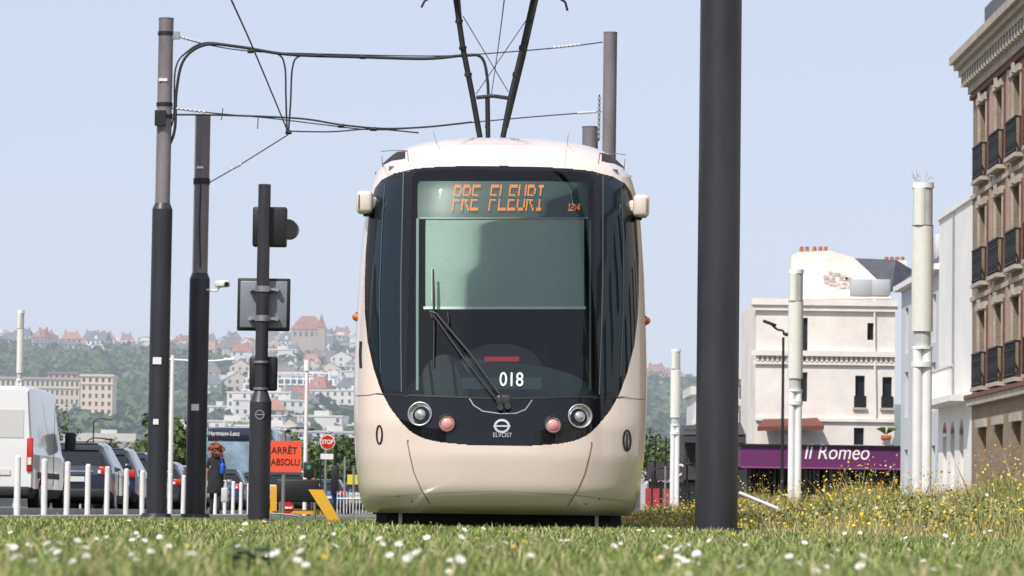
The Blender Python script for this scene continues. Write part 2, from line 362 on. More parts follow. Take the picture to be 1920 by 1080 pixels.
for x,y in((952,763),(938,765)): 
    p=W_(x,y,.02); wp.cyl(p+Vector((0,.03,0)),p+Vector((0,-.03,0)),.028,.025,armm)
wp.rbox(W_(944,752,.02),(.12,.04,.09),armm,.02,2)
wp.build("windscreen_wiper",tram)
pg=B(); DP=30.6
def PP(x,y,d=DP): return P(x,y,d)
pg.rbox((0,D0+3.8,3.36),(1.5,1.6,.12),cream,.05,3)
pg.tube([PP(900,258),PP(886,180),PP(868,90),PP(853,-14)],.026,blackp,10)
pg.tube([PP(943,258),PP(958,180),PP(980,90),PP(1003,-14)],.026,blackp,10)
pg.tube([PP(868,90,DP+.25),PP(860,-14,DP+.25)],.012,blackp); pg.tube([PP(950,240,DP+.3),PP(982,110,DP+.3),PP(1009,-10,DP+.3)],.014,blackp)
pg.tube([PP(893,183),PP(925,180),PP(953,184)],.018,blackp,8)
for t_ in((878,140),(868,90),(861,40)): pg.cyl(PP(t_[0]-1,t_[1]+4),PP(t_[0]+.5,t_[1]-4),.034,.034,blackp,10)
for t_ in((968,140),(980,90),(993,40)): pg.cyl(PP(t_[0]-1,t_[1]+4),PP(t_[0]+.5,t_[1]-4),.034,.034,blackp,10)
pg.tube([PP(868,30),PP(953,172)],.004,wirem); pg.tube([PP(992,30),PP(893,176)],.004,wirem)
pg.tube([PP(915,258),PP(914,185)],.022,rubber,8)
for dy in (0,.35):
    pg.tube([PP(790,14,DP-dy),PP(796,2,DP-dy),PP(812,-8,DP-dy),PP(850,-14,DP-dy),PP(1010,-12,DP-dy),PP(1046,-5,DP-dy),PP(1060,4,DP-dy),PP(1064,20,DP-dy)],.011,blackp)
pg.box2((PP(840,0).x,DP-.4,PP(900,-16).z),(PP(1020,0).x,DP,PP(900,-12).z),steel)
pg.build("pantograph",tram)
# ------------------------------------------------------------------ poles
def catpole(px,D,ytop,wt,ystep,wb,name="catenary_pole",st=()):
    q=B(); X=GX(px,D); rt=wt/2/F*D; rb=wb/2/F*D; zt=GZ(ytop,D); zs=GZ(ystep,D)
    q.cyl((X,D,zs-.01),(X,D,zt),rt,rt,polegrey,28); q.cyl((X,D,0),(X,D,zs-.1),rb,rb,poledark,28); q.cyl((X,D,zs-.1),(X,D,zs),rb,rt*1.02,poledark,28)
    q.cyl((X,D,zt),(X,D,zt+.02),rt*1.04,rt*1.04,polegrey,28); q.cyl((X,D,0),(X,D,.06),rb*1.5,rb*1.4,poledark,28)
    for y,h,w in st:
        z=GZ(y,D); q.box((X-.02,D-(rt if y<ystep else rb),z),(w/F*D,.03,h/F*D),white)
    return q,X,zt
q,X,_=catpole(293,56,45,28,390,38,st=((160,5,16),(686,13,16),(800,10,10)))
for y in(72,205,228): q.cyl((X,56,GZ(y,56)-.03),(X,56,GZ(y,56)+.03),.135,.135,blackp,20)
q.box((X+.17,56,GZ(75,56)),(.12,.1,.12),steel); q.box((X-.05,55.86,GZ(232,56)),(.18,.1,.25),blackp)
q.build("catenary_pole")
q,X,_=catpole(366,57,225,29,520,38,st=((323,4,12),(772,12,14)))
q.cyl((X,57,GZ(348,57)-.05),(X,57,GZ(348,57)+.05),.14,.14,blackp,20)
q.tube([(X+.0,56.86,GZ(350,57)),(X-.01,56.86,GZ(430,57)),(X+.02,56.86,GZ(510,57))],.012,blackp)
q.build("catenary_pole")
q=B(); x=GX(392,57); zz=GZ(546,57); q.tube([(x-.1,56.9,zz-.05),(x+.08,56.8,zz-.07),(x+.12,56.8,zz)],.018,white); q.rbox((x+.17,56.75,zz+.04),(.16,.26,.11),white,.03,2,rz=.7); q.cyl((x+.24,56.62,zz+.03),(x+.26,56.6,zz+.03),.04,.04,blackp)
q.build("surveillance_camera")
q,X,_=catpole(1134,56,60,26,900,34,st=())
for k in range(9): q.box((X-.17,56,GZ(182+k*9,56)),(.05,.05,.05),steel)
q.tube([(X-.17,56,GZ(175,56)),(X-.17,56,GZ(262,56))],.012,blackp); q.build("catenary_pole")
q,X,_=catpole(1098,66,237,30,900,40); q.build("catenary_pole")
q=B(); De=26.6; X=GX(1343,De); q.cyl((X,De,0),(X,De,9.0),.166,.160,poledark,48); q.cyl((X,De,0),(X,De,.05),.21,.2,poledark,32)
q.cyl((X,De,GZ(90,De)),(X,De,GZ(86,De)),.1625,.1625,mat("pole_weld",(.05,.05,.06),.5),48)
q.build("catenary_pole")
def smooth(pts,n=8):
    pts=[pts[0]]+list(pts)+[pts[-1]]; out=[]
    for i in range(1,len(pts)-2):
        p0,p1,p2,p3=[Vector(p) for p in pts[i-1:i+3]]
        for k in range(n):
            t=k/n; out.append(0.5*((2*p1)+(-p0+p2)*t+(2*p0-5*p1+4*p2-p3)*t*t+(-p0+3*p1-3*p2+p3)*t**3))
    out.append(Vector(pts[-1])); return out
def wire(name,pts,r,D=56,D2=None,m=wirem,ins=()):
    q=B(); n=len(pts); w=[P(x,y,D+((D2 or D)-D)*i/(n-1)) for i,(x,y) in enumerate(pts)]
    q.tube(smooth(w),r,m,6)
    for (x0,y0,x1,y1) in ins:
        A,Bq=P(x0,y0,D),P(x1,y1,D)
        for k in range(7): c=A.lerp(Bq,k/6); q.cyl(c-(Bq-A).normalized()*.02,c+(Bq-A).normalized()*.02,.022,.022,insul,8)
    q.build(name)
wire("span_wire",[(325,66),(385,83),(470,96),(600,101),(800,105),(905,101),(1050,89),(1130,79)],.010,ins=((328,67,372,78),(1040,89,1085,84)))
wire("feeder_cable",[(318,272),(328,240),(331,170),(345,112),(385,84),(450,88),(540,102),(680,107),(800,110),(870,104),(903,108),(914,150),(915,200),(912,240)],.026)
wire("feeder_cable",[(316,250),(326,215),(329,130),(350,98),(390,80),(470,92)],.015)
wire("feeder_cable",[(470,92),(520,101),(534,125),(536,180),(538,245)],.016); wire("feeder_cable",[(600,105),(560,106),(548,130),(545,190),(541,245)],.016)
wire("span_wire",[(320,203),(400,212),(500,221),(600,233),(690,243),(760,241),(880,230),(1000,219),(1128,209)],.010,ins=((332,204,382,210),(1085,212,1115,210)))
wire("span_wire",[(320,215),(420,216),(560,222),(640,234),(720,241),(800,238),(885,229)],.016)
wire("span_wire",[(545,246),(620,247),(700,242),(785,249)],.012)
wire("contact_wire",[(432,-4),(470,80),(510,175),(541,250)],.012,40,56)
wire("span_wire",[(541,252),(445,312),(393,342)],.010,ins=((436,316,450,309),))
wire("contact_wire",[(946,-4),(934,90),(921,180)],.008,40,70)
wire("span_wire",[(418,203),(415,225)],.008); wire("span_wire",[(484,218),(483,242)],.008)
for (x,y) in ((470,96),(600,104),(680,107),(541,248),(640,236),(700,242),(870,104)):
    q=B(); p=P(x,y,56); q.cyl(p+Vector((-.05,0,0)),p+Vector((.05,0,0)),.035,.035,blackp,8); q.build("wire_clamp")
# ------------------------------------------------------------------ signal post
q=B(); D=36; X=GX(485,D)
q.cyl((X,D,.9),(X,D,GZ(352,D)),.068,.066,poledark,24); q.cyl((X,D,GZ(760,D)),(X,D,GZ(738,D)),.115,.068,poledark,24); q.cyl((X,D,0),(X,D,GZ(760,D)),.115,.115,poledark,24); q.cyl((X,D,0),(X,D,.04),.17,.17,poledark,24)
q.rbox((GX(495,D),D+.12,GZ(430,D)),(.36,.16,.42),blackp,.02,2)
q.cyl((GX(530,D),D+.05,GZ(433,D)),(GX(530,D),D+.3,GZ(433,D)),.10,.10,blackp,20)
q.sph((GX(530,D),D+.28,GZ(433,D)),(.105,.08,.105),blackp)
sgb=mat("sign_back_grey",(.20,.22,.25),.45,var=.06)
q.rbox((GX(486,D),D+.12,GZ(576,D)),(.56,.03,.56),blackp,.014,2); q.rbox((GX(486,D),D+.10,GZ(576,D)),(.50,.03,.50),sgb,.014,2)
for y in (548,603):
    q.box((GX(487,D),D+.05,GZ(y,D)),(.30,.06,.03),steel); q.cyl((X,D,GZ(y,D)-.03),(X,D,GZ(y,D)+.03),.08,.08,steel,20)
    for s in(-1,1): q.cyl((GX(487,D)+s*.14,D,GZ(y,D)),(GX(487,D)+s*.14,D+.08,GZ(y,D)),.025,.025,steel,8)
q.rbox((GX(488,D),D+.10,GZ(706,D)),(.29,.14,.36),blackp,.02,2)
for y in (685,735): q.cyl((X,D,GZ(y,D)-.012),(X,D,GZ(y,D)+.012),.082,.082,steel,20)
K=20; q.loft([[Vector((X+.05*f*math.cos(2*math.pi*i/K),D-.117,GZ(784,D)+.05*f*math.sin(2*math.pi*i/K))) for i in range(K)] for f in (1,.8)],steel); q.box((X,D-.118,GZ(784,D)),(.07,.004,.012),steel)
q.build("tram_signal")
# ------------------------------------------------------------------ light columns
opal=mat("opal_glass",(.74,.735,.67),.25,coat=.5,var=.05); opal2=mat("clear_cap_glass",(.52,.54,.52),.15,coat=.6,var=.15); colw=mat("column_white",(.80,.80,.80),.4,var=.08,vscale=2)
def column(px,D,yt,yglass,w,yb=None):
    q=B(); X=GX(px,D); r=w/2/F*D; zt=GZ(yt,D); zg=GZ(yglass,D); h=zt-zg
    q.cyl((X,D,zg),(X,D,zg+h*.10),r*.80,r*.80,opal2,24); q.cyl((X,D,zg+h*.1),(X,D,zg+h*.74),r,r,opal,28); q.cyl((X,D,zg+h*.74),(X,D,zt-.05),r*.93,r*.93,opal2,28); q.cyl((X,D,zt-.10),(X,D,zt),r*1.04,r*1.04,colw,28)
    q.cyl((X-r*.3,D-r*.5,zg+h*.74),(X-r*.3,D-r*.5,zt-.1),r*.62,r*.62,opal,18)
    q.cyl((X,D,zg-.02),(X,D,zg+.03),r*1.0,r*1.0,colw,24); q.cyl((X,D,zg+h*.74-.01),(X,D,zg+h*.74+.01),r*1.02,r*1.02,steel,24)
    for k in range(3):
        an=math.pi/2+k*2*math.pi/3; q.cyl((X+r*.52*math.cos(an),D+r*.52*math.sin(an),0),(X+r*.52*math.cos(an),D+r*.52*math.sin(an),zg-.02),r*.46,r*.46,colw,18)
    q.cyl((X,D,0),(X,D,zg-.2),r*.4,r*.4,colw,12)
    for z in (zg-.35,): q.cyl((X,D,z),(X,D,z+.1),r*1.02,r*1.02,colw,24)
    q.cyl((X,D,0),(X,D,.25),r*1.15,r*1.15,colw,24)
    for k in range(22 if D<70 else 0): 
        an=random.uniform(0,6.28); q.tube([(X+.1*math.cos(an),D+.1*math.sin(an),zt),(X+.22*math.cos(an),D+.22*math.sin(an),zt+random.uniform(.1,.24))],.003,steel,4)
    q.build("light_column")
column(1727,63,332,642,40); column(1489,84,498,725,28); column(1264,134,650,793,19); column(31,104,594,725,13)
q=B(); D=120; X=GX(1466,D); q.cyl((X,D,0),(X,D,GZ(625,D)),.06,.045,blackp,12); q.tube(smooth([P(1470,628,D),P(1468,620,D),P(1458,618,D),P(1448,610,D)]),.04,blackp); q.rbox(P(1443,606,D),(.5,.25,.1),blackp,.04,2,ry=.35); q.rbox(P(1476,627,D),(.22,.2,.12),blackp,.04,2); q.build("street_lamp")
for k in range(-2,18):
    D=55+3.2*k; jx=-7.75+random.uniform(-.02,.02); q=B(); tl=random.uniform(-.012,.012); q.cyl((jx,D,0),(jx+tl,D,.93),.052,.052,white,12); q.cyl((jx+tl,D,.93),(jx+tl,D,.96),.052,.03,white,12); q.build("bollard")
# ------------------------------------------------------------------ vehicles
cargl=mat("car_glass",(.012,.015,.018),.04,coat=.3)
tyre=mat("tyre",(.015,.015,.016),.8); hub=mat("wheel_hub",(.35,.36,.38),.3,metal=.8)
plate=mat("number_plate",(.7,.7,.66),.5)
def wheels(q,L,W,r,ys):
    for y in ys:
        for s in(-1,1):
            q.cyl((s*(W/2-.22),y,r),(s*(W/2-.01),y,r),r,r,tyre,20); q.cyl((s*(W/2-.02),y,r),(s*(W/2+.005),y,r),r*.62,r*.58,hub,14)
def car(X,D,col,name="parked_car",sc=(1,1,1),kind='hatch',rz=0,flip=False):
    paint=mat("car_paint_%.2f_%.2f_%.2f"%col,col,.25,metal=.2 if max(col)<.6 else 0,coat=1); dark=mat("car_trim",(.02,.02,.022),.6)
    q=B()
    if kind=='van':
        st=[(0,.35,1.3,2.42,.96,.84),(.06,.3,1.3,2.48,1.0,.86),(.8,.3,1.3,2.52,1.02,.87),(3.9,.3,1.3,2.5,1.02,.86),(4.5,.3,1.2,2.1,1.02,.82),(5.0,.3,1.15,1.25,1.0,.8),(5.5,.35,.95,1.0,.92,.7),(5.65,.4,.7,.72,.8,.6)]; Wd=2.04
    else:
        st=[(0,.38,.80,.82,.74,.66),(.07,.30,.96,1.0,.84,.70),(.22,.26,.99,1.30,.88,.63),(.55,.22,1.0,1.46,.9,.60),(1.3,.2,.98,1.51,.9,.6),(2.2,.2,.96,1.49,.9,.6),(2.6,.2,.95,1.42,.9,.6),(3.25,.2,.93,1.0,.89,.74),(3.9,.22,.84,.88,.86,.72),(4.2,.3,.66,.7,.78,.66),(4.28,.36,.5,.52,.7,.6)]; Wd=1.8
    rings=[]
    for y,zl,zb,zt,wb,wt in st:
        h=[(wb*.93,zl),(wb,zl+.18),(wb,zb-.15 if zb-.15>zl+.2 else zl+.22),(wb*.965,zb),(wt*1.02,zt-.05),(wt*.9,zt)]
        rings.append([Vector((x,y,z)) for x,z in h]+[Vector((-x,y,z)) for x,z in h[::-1]])
    n=12
    for j in range(len(rings)-1):
        t0=st[j];t1=st[j+1]
        for i in range(n):
            m=paint
            g0=t0[3]-t0[2]; g1=t1[3]-t1[2]
            if kind!='van':
                if i in(3,7) and (g0>.2 or g1>.2): m=cargl
                if i in(4,5,6) and ((g0<.2)!=(g1<.2) or (g0<.38 and g1>.38 and j<4)): m=cargl
            else:
                if i in(3,7) and t0[0]>=3.9 and g0>.2: m=cargl
                if i in(4,5,6) and t0[0]==4.5: m=cargl
            if i==0 or i==10 : m=dark
            if i==11: m=dark
            q.add([rings[j][i],rings[j][(i+1)%n],rings[j+1][(i+1)%n],rings[j+1][i]],[(0,1,2,3)],m,False)
    q.add(rings[0],[list(range(n))[::-1]],paint); q.add(rings[-1],[list(range(n))],paint)
    if kind=='van':
        for s in(-1,1):
            q.rbox((s*.93,-.005,1.15),(.12,.08,.66),redl,.02,2); q.box((s*.93,-.05,1.02),(.07,.012,.14),white)
            q.rbox((s*1.16,4.4,1.5),(.22,.12,.38),dark,.04,2)
            q.box((s*1.021,2.2,.75),(.012,3.2,.12),dark); q.box((s*1.023,2.9,1.4),(.006,.02,1.7),dark)
        q.box((0,-.004,1.35),(.015,.012,1.9),dark); q.rbox((0,-.03,.42),(1.9,.16,.2),dark,.04,2); q.box((.3,-.02,.8),(.52,.01,.11),plate)
        q.box((.45,-.006,1.75),(.7,.008,.55),mat("van_panel_line",(.6,.6,.58),.5)); q.box((-.45,-.006,1.75),(.7,.008,.55),MC["van_panel_line"])
        wheels(q,5.6,2.06,.35,(1.0,4.75))
    else:
        for s in(-1,1):
            q.rbox((s*.71,.03,.90),(.26,.12,.19),redl,.03,2); q.box((s*.60,-.012,.88),(.07,.05,.07),white)
            q.rbox((s*1.0,2.45,1.02),(.18,.1,.13),paint,.03,2); q.box((s*.72,4.2,.68),(.25,.1,.12),white)
            for yp in (1.35,2.35): q.box((s*.905,yp,.65),(.01,.012,.6),dark)
        q.rbox((0,-.01,.42),(1.5,.14,.2),dark,.04,2); q.box((0,-.03,.72),(.52,.04,.11),plate); q.rbox((0,.02,.88),(.9,.06,.04),chrome,.01,1)
        q.tube([(-.3,.13,1.06),(.25,.10,1.08)],.012,dark); q.box((0,4.3,.55),(.5,.02,.11),plate)
        q.rbox((0,.28,1.47),(1.05,.25,.04),paint,.015,1)
        wheels(q,4.2,1.8,.32,(.75,3.4))
    o=q.build(name,None,(X,D,.012),rz); o.scale=sc; return o
car(-10.15,67,(.80,.80,.79),"white_van",(1.02,1,1.0),'van')
car(-10.0,58.5,(.75,.75,.75))
car(-9.95,80,(.02,.025,.05),"parked_car",(1,1,1.1)); car(-10.05,86.5,(.03,.05,.12),"parked_car",(1,1,1.1)); car(-10.2,93,(.05,.10,.26),"parked_car",(1,1,1.1))
car(-10.1,100,(.05,.05,.055)); car(-9.7,108,(.3,.3,.32)); car(-9.5,116,(.03,.06,.16)); car(-9.2,126,(.02,.02,.03)); car(-8.5,136,(.4,.05,.05))
car(-13.5,140,(.5,.5,.5)); car(-7.6,150,(.04,.1,.3)); car(-6.6,160,(.45,.45,.45)); car(8.3,165,(.4,.03,.05)); car(10,150,(.35,.04,.06)); car(-7.4,118,(.55,.55,.55)); car(-6.9,175,(.7,.7,.7))
# bus
q=B(); D=128; bx0=GX(384,D); bw=2.5; xc=bx0+bw/2; skyb=mat("bus_blue",(.20,.42,.58),.3,coat=.8,var=.3,vscale=1.6); navy=mat("bus_dark",(.012,.018,.035),.15,coat=1); bgl=mat("bus_windscreen",(.22,.30,.36),.1,coat=.5,var=.5,vscale=1.5)  # bgl: windscreen reflections painted in as a lighter, mottled blue-grey base colour
q.rbox((xc,D+5.5,1.75),(bw,11,2.95),skyb,.14,4)
q.rbox((xc,D-.02,2.95),(bw-.1,.12,.5),navy,.05,3); q.rbox((xc,D-.03,2.05),(bw-.16,.1,1.25),bgl,.05,3)
q.box((xc+.75,D-.09,2.95),(.7,.02,.34),mat("bus_red",(.45,.03,.05),.4)); q.rbox((xc,D-.03,.55),(bw-.05,.14,.35),skyb,.05,2)
for s in(-1,1):
    q.rbox((xc+s*.95,D-.07,.75),(.35,.08,.18),chrome,.03,2); q.rbox((xc+s*1.4,D-.25,2.3),(.16,.2,.42),blackp,.04,2); q.tube([(xc+s*1.2,D,2.9),(xc+s*1.4,D-.25,2.6)],.02,blackp)
    q.box((xc+s*(bw/2+.003),D+5.5,2.1),(.01,9.8,.95),cargl)
q.tube([(xc-.9,D-.09,1.5),(xc-.2,D-.09,1.6)],.02,blackp); q.tube([(xc+.1,D-.09,1.5),(xc+.8,D-.09,1.6)],.02,blackp)
q.box((xc,D-.11,1.15),(2.2,.03,.26),mat("bus_pale",(.48,.62,.72),.4,var=.4,vscale=5))
for y in (2.6,8.4):
    for s in(-1,1): q.cyl((xc+s*.95,D+y,.48),(xc+s*1.26,D+y,.48),.48,.48,tyre,20)
bus=q.build("bus")
text("bus_text","Hartmann-Lenz",(xc-.58,D-.10,2.97),.24,white,bus,width=1.15,offset=.002)
# ------------------------------------------------------------------ signs & street furniture
q=B(); D=46; red_or=mat("sign_orange_red",(.85,.10,.04),.5); q.box(P(536,856,D),(.42,.02,.42),red_or)
x=GX(530,D)
q.cyl((x,D+.04,0),(x,D+.04,GZ(812,D)),.025,.025,steel,10)
sg=q.build("stop_order_sign"); dk=mat("sign_lettering",(.06,.01,.01),.5)
p=P(533,845,D); text("line_1","ARRÊT",(p.x,D-.013,p.z),.125,dk,sg,width=.35,offset=.001)
p=P(535,867,D); text("line_2","ABSOLU",(p.x,D-.013,p.z),.125,dk,sg,width=.385,offset=.001)
yel=mat("machine_yellow",(.75,.42,.02),.4,coat=.5,var=.08); q=B(); D=48
q.rbox(P(558,920,D),(.6,.06,.32),blackp,.02,2)
A=P(592,918,D); C=P(640,985,D); q.loft([[A+Vector((-.1,-.06,0)),A+Vector((.1,-.06,0)),A+Vector((.1,.06,0)),A+Vector((-.1,.06,0))],[C+Vector((-.14,-.06,0)),C+Vector((.02,-.06,0)),C+Vector((.02,.06,0)),C+Vector((-.14,.06,0))]],yel,True,False)
q.box(P(513,935,D),(.09,.06,.35),yel); q.box(P(555,960,D+.1),(.9,.06,.06),yel)
q.cyl(P(540,952,D-.05),P(540,952,D-.09),.085,.085,mat("sign_red",(.55,.01,.015),.4),24); q.box(P(540,952,D-.1),(.12,.02,.028),white)
for xx in (525,590): q.cyl((GX(xx,D),D,0),(GX(xx,D),D,GZ(905,D)),.02,.02,steel,8)
q.build("roadworks_barrier")
q=B(); D=75; X=GX(609,D); q.cyl((X,D+.03,0),(X,D+.03,GZ(815,D)),.03,.03,steel,10)
c=P(614,829,D)
for r,m,dy in ((.175,white,0),(.155,MC["sign_red"],-.008)):
    q.cyl(c+Vector((0,dy,0)),c+Vector((0,dy-.01,0)),r,r,m,8)
q.box(P(613,856,D),(.28,.02,.12),white); sg=q.build("stop_sign"); text("word","STOP",c+Vector((0,-.022,0)),.13,white,sg,width=.25,offset=.003)
q=B(); D=90; X=GX(578,D); q.cyl((X,D,0),(X,D,GZ(875,D)),.05,.05,blackp,10); q.rbox((X,D-.05,GZ(886,D)),(.28,.2,.42),blackp,.03,2); q.cyl((X,D-.16,GZ(881,D)),(X,D-.15,GZ(881,D)),.06,.06,mat("signal_green",(.02,.3,.12),.3),12); q.build("traffic_light")
q=B(); D=80; X=GX(627,D); q.cyl((X,D,0),(X,D,GZ(850,D)),.04,.04,blackp,10); q.rbox((X,D-.03,GZ(905,D)),(.18,.1,.7),blackp,.02,2); q.build("traffic_light")
q=B(); D=95; X=GX(571,D); q.cyl((X,D,0),(X,D,GZ(690,D)),.06,.05,white,10); q.cyl((X,D,GZ(700,D)),(X,D,GZ(680,D)),.09,.09,white,10); q.build("mast")
q=B(); D=85; X=GX(662,D); q.cyl((X,D,0),(X,D,GZ(880,D)),.03,.03,steel,8); q.box(P(661,899,D),(.26,.02,.24),mat("yellow_sign",(.7,.6,.05),.5)); q.build("information_sign")
q=B(); D=60
for k in range(12): x=GX(632+k*6,D); q.cyl((x,D,.1),(x,D,.48),.008,.008,white,6)
q.tube([P(632,935,D),P(700,935,D)],.015,white); q.tube([P(632,975,D),P(700,975,D)],.015,white); q.build("metal_railing")
q=B(); q.tube(smooth([(GX(508,24),24,.0),(GX(508,24),24,.10),(GX(512,24),24,.115),(GX(556,24),24,.10),(GX(562,24),24,.07),(GX(562,24),24,0)]),.007,steel); q.build("ground_hoop")
q=B(); D=90; q.tube(smooth([P(318,674,D),P(350,676,D),P(400,677,D),P(440,672,D)]),.03,white); q.cyl((GX(318,D),D,0),(GX(318,D),D,GZ(674,D)),.07,.05,white,10); q.rbox(P(430,674,D),(.3,.12,.08),white,.03,2); q.build("street_lamp")
# ------------------------------------------------------------------ person
def skinfig(name,joints,edges,rad,mats,fn,parent,sub=2):
    me=bpy.data.meshes.new(name); me.from_pydata(joints,edges,[]); o=bpy.data.objects.new(name,me); SC.collection.objects.link(o)
    sk=o.modifiers.new("s",'SKIN'); me.skin_vertices[0].data[0].use_root=True
    for i,r in enumerate(rad): me.skin_vertices[0].data[i].radius=(r,r) if not hasattr(r,'__len__') else r
    sk.use_smooth_shade=True; sb=o.modifiers.new("u",'SUBSURF'); sb.levels=sub; sb.render_levels=sub
    dg=bpy.context.evaluated_depsgraph_get(); m2=bpy.data.meshes.new_from_object(o.evaluated_get(dg)); bpy.data.objects.remove(o)
    m2.materials.clear()
    for m in mats: m2.materials.append(m)
    for p in m2.polygons: p.material_index=fn(p.center); p.use_smooth=True
    o=bpy.data.objects.new(name,m2); return link(o,parent)
skin=mat("skin",(.50,.30,.22),.5); cloth=mat("dark_clothing",(.018,.018,.022),.85,var=.3,vscale=12); hairm=mat("auburn_hair",(.26,.08,.035),.55,var=.4,vscale=25); shoe=mat("shoes",(.03,.03,.03),.5)
per=empty("woman_pedestrian")
J=[(0,0,.93),(0,.0,1.12),(0,-.01,1.32),(0,0,1.43),(0,.02,1.50),
(-.16,-.01,1.37),(-.21,-.02,1.10),(-.20,.08,.86),(.16,-.01,1.37),(.22,-.04,1.10),(.20,.03,.86),
(-.09,0,.86),(-.09,.10,.48),(-.09,.02,.09),(-.09,.16,.035),(.09,0,.86),(.09,-.02,.48),(.09,-.22,.12),(.09,-.12,.04)]
E=[(0,1),(1,2),(2,3),(3,4),(2,5),(5,6),(6,7),(2,8),(8,9),(9,10),(0,11),(11,12),(12,13),(13,14),(0,15),(15,16),(16,17),(17,18)]
R=[(.15,.11),(.12,.09),(.15,.10),.055,.05,.055,.042,.028,.055,.042,.028,.095,.06,.04,.035,.095,.06,.04,.035]
skinfig("body",J,E,R,[cloth,skin,shoe],lambda c:2 if c.z<.1 else (1 if (c.z>1.42 or (abs(c.x)>.165 and .8<c.z<1.15)) else 0),per)
q=B(); q.loft([[Vector((w*math.cos(t)*1.05,w*.75*math.sin(t)*(1+.04*math.sin(5*t)),z)) for t in np.linspace(0,2*math.pi,20,endpoint=False)] for w,z in ((.145,1.12),(.17,.95),(.185,.75),(.20,.55),(.195,.54))],cloth); 
q.sph((0,.02,1.58),(.075,.095,.115),skin); q.sph((0,.118,1.575),(.014,.02,.018),skin,6,5)
for s in(-1,1): q.sph((s*.077,.02,1.58),(.012,.02,.03),skin,6,5); q.sph((s*.03,.105,1.60),(.01,.008,.006),white,6,4)
q.sph((0,.105,1.535),(.025,.01,.007),mat("lips",(.4,.12,.1),.5),6,4)
for k in range(260):
    t=random.uniform(0,6.28); ph=random.uniform(0,2.6); r=random.uniform(.08,.165)
    x=r*math.sin(ph)*math.cos(t)*1.2; y=.0+r*math.sin(ph)*math.sin(t); z=1.60+r*math.cos(ph)*1.1
    if y>.07 and z<1.64: continue
    z-=.07*random.random()*(1 if z<1.58 else 0); rr=random.uniform(.014,.034); q.sph((x,y,z),(rr,rr,rr*1.2),hairm,6,4)
q.build("head_hair_and_skirt",per)
for s in(-1,1):
    wv=Vector((s*.20,.085 if s<0 else .035,.85)); JJ=[tuple(wv),tuple(wv+Vector((0,.005,-.07)))]; EE=[(0,1)]; RR=[(.024,.018),(.03,.014)]
    for f,(dy,l) in enumerate(((.028,.062),(.010,.072),(-.009,.066),(-.027,.052))):
        b0=len(JJ); JJ+= [tuple(wv+Vector((0,dy,-.08))),tuple(wv+Vector((-s*.01,dy,-.08-l*.55))),tuple(wv+Vector((-s*.025,dy,-.08-l)))]; EE+=[(1,b0),(b0,b0+1),(b0+1,b0+2)]; RR+=[.009,.008,.007]
    b0=len(JJ); JJ+=[tuple(wv+Vector((-s*.005,.035,-.035))),tuple(wv+Vector((-s*.012,.052,-.065)))]; EE+=[(0,b0),(b0,b0+1)]; RR+=[.010,.008]
    skinfig("hand",JJ,EE,RR,[skin],lambda c:0,per,1)
q=B(); blue=mat("blue_bag",(.02,.08,.55),.5); q.rbox((.17,-.13,1.14),(.12,.12,.28),blue,.05,3); q.tube([(.17,-.13,1.28),(.13,-.10,1.42),(.12,.02,1.40),(.18,.0,1.2)],.014,blue); q.build("shoulder_bag",per)
q=B(); wb=mat("pale_bag",(.6,.58,.58),.6); q.rbox((.23,-.02,.50),(.16,.22,.36),wb,.03,3); q.tube([(.21,-.05,.69),(.21,.03,.78),(.21,.11,.69)],.006,wb); q.build("shopping_bag",per)
per.location=(GX(403,78),78,0.0); per.scale=(.95,.95,.93)
# ------------------------------------------------------------------ buildings
wgl=mat("window_glass",(.02,.025,.03),.05,coat=.2,var=.3,vscale=.8)
def obox(q,o,u,n,u0,u1,z0,z1,d0,d1,m):
    o=Vector(o);u=Vector(u);n=Vector(n); vs=[o+u*a+n*d+Vector((0,0,z)) for a in(u0,u1) for d in(d0,d1) for z in(z0,z1)]
    q.add(vs,[(0,1,3,2),(4,6,7,5),(0,4,5,1),(2,3,7,6),(0,2,6,4),(1,5,7,3)],m)
def facade(q,o,u,n,Wd,Ht,wins,wall,gl=wgl,fr=None,rec=.18,cross=True):
    o=Vector(o);u=Vector(u);n=Vector(n); us=sorted({0,Wd}|{w[0] for w in wins}|{w[1] for w in wins}); zs=sorted({0,Ht}|{w[2] for w in wins}|{w[3] for w in wins})
    pt=lambda a,z,d=0:o+u*a+n*d+Vector((0,0,z))
    for a0,a1 in zip(us[:-1],us[1:]):
        for z0,z1 in zip(zs[:-1],zs[1:]):
            ca,cz=(a0+a1)/2,(z0+z1)/2
            if any(w[0]<ca<w[1] and w[2]<cz<w[3] for w in wins): continue
            q.quad([pt(a0,z0),pt(a1,z0),pt(a1,z1),pt(a0,z1)],wall)
    for a0,a1,z0,z1 in wins:
        q.quad([pt(a0,z0,-rec),pt(a1,z0,-rec),pt(a1,z1,-rec),pt(a0,z1,-rec)],gl)
        for A,C in (((a0,z0),(a1,z0)),((a1,z0),(a1,z1)),((a1,z1),(a0,z1)),((a0,z1),(a0,z0))): q.quad([pt(*A),pt(*C),pt(*C,-rec),pt(*A,-rec)],wall)
        if fr:
            t=.06
            obox(q,o,u,n,a0,a0+t,z0,z1,-rec+.003,-rec+.05,fr);obox(q,o,u,n,a1-t,a1,z0,z1,-rec+.003,-rec+.05,fr);obox(q,o,u,n,a0+t,a1-t,z1-t,z1,-rec+.003,-rec+.05,fr)
            if cross: obox(q,o,u,n,(a0+a1)/2-t/2,(a0+a1)/2+t/2,z0,z1-t,-rec+.003,-rec+.05,fr); obox(q,o,u,n,a0+t,(a0+a1)/2-t/2,z0+(z1-z0)*.7,z0+(z1-z0)*.7+t,-rec+.003,-rec+.04,fr)
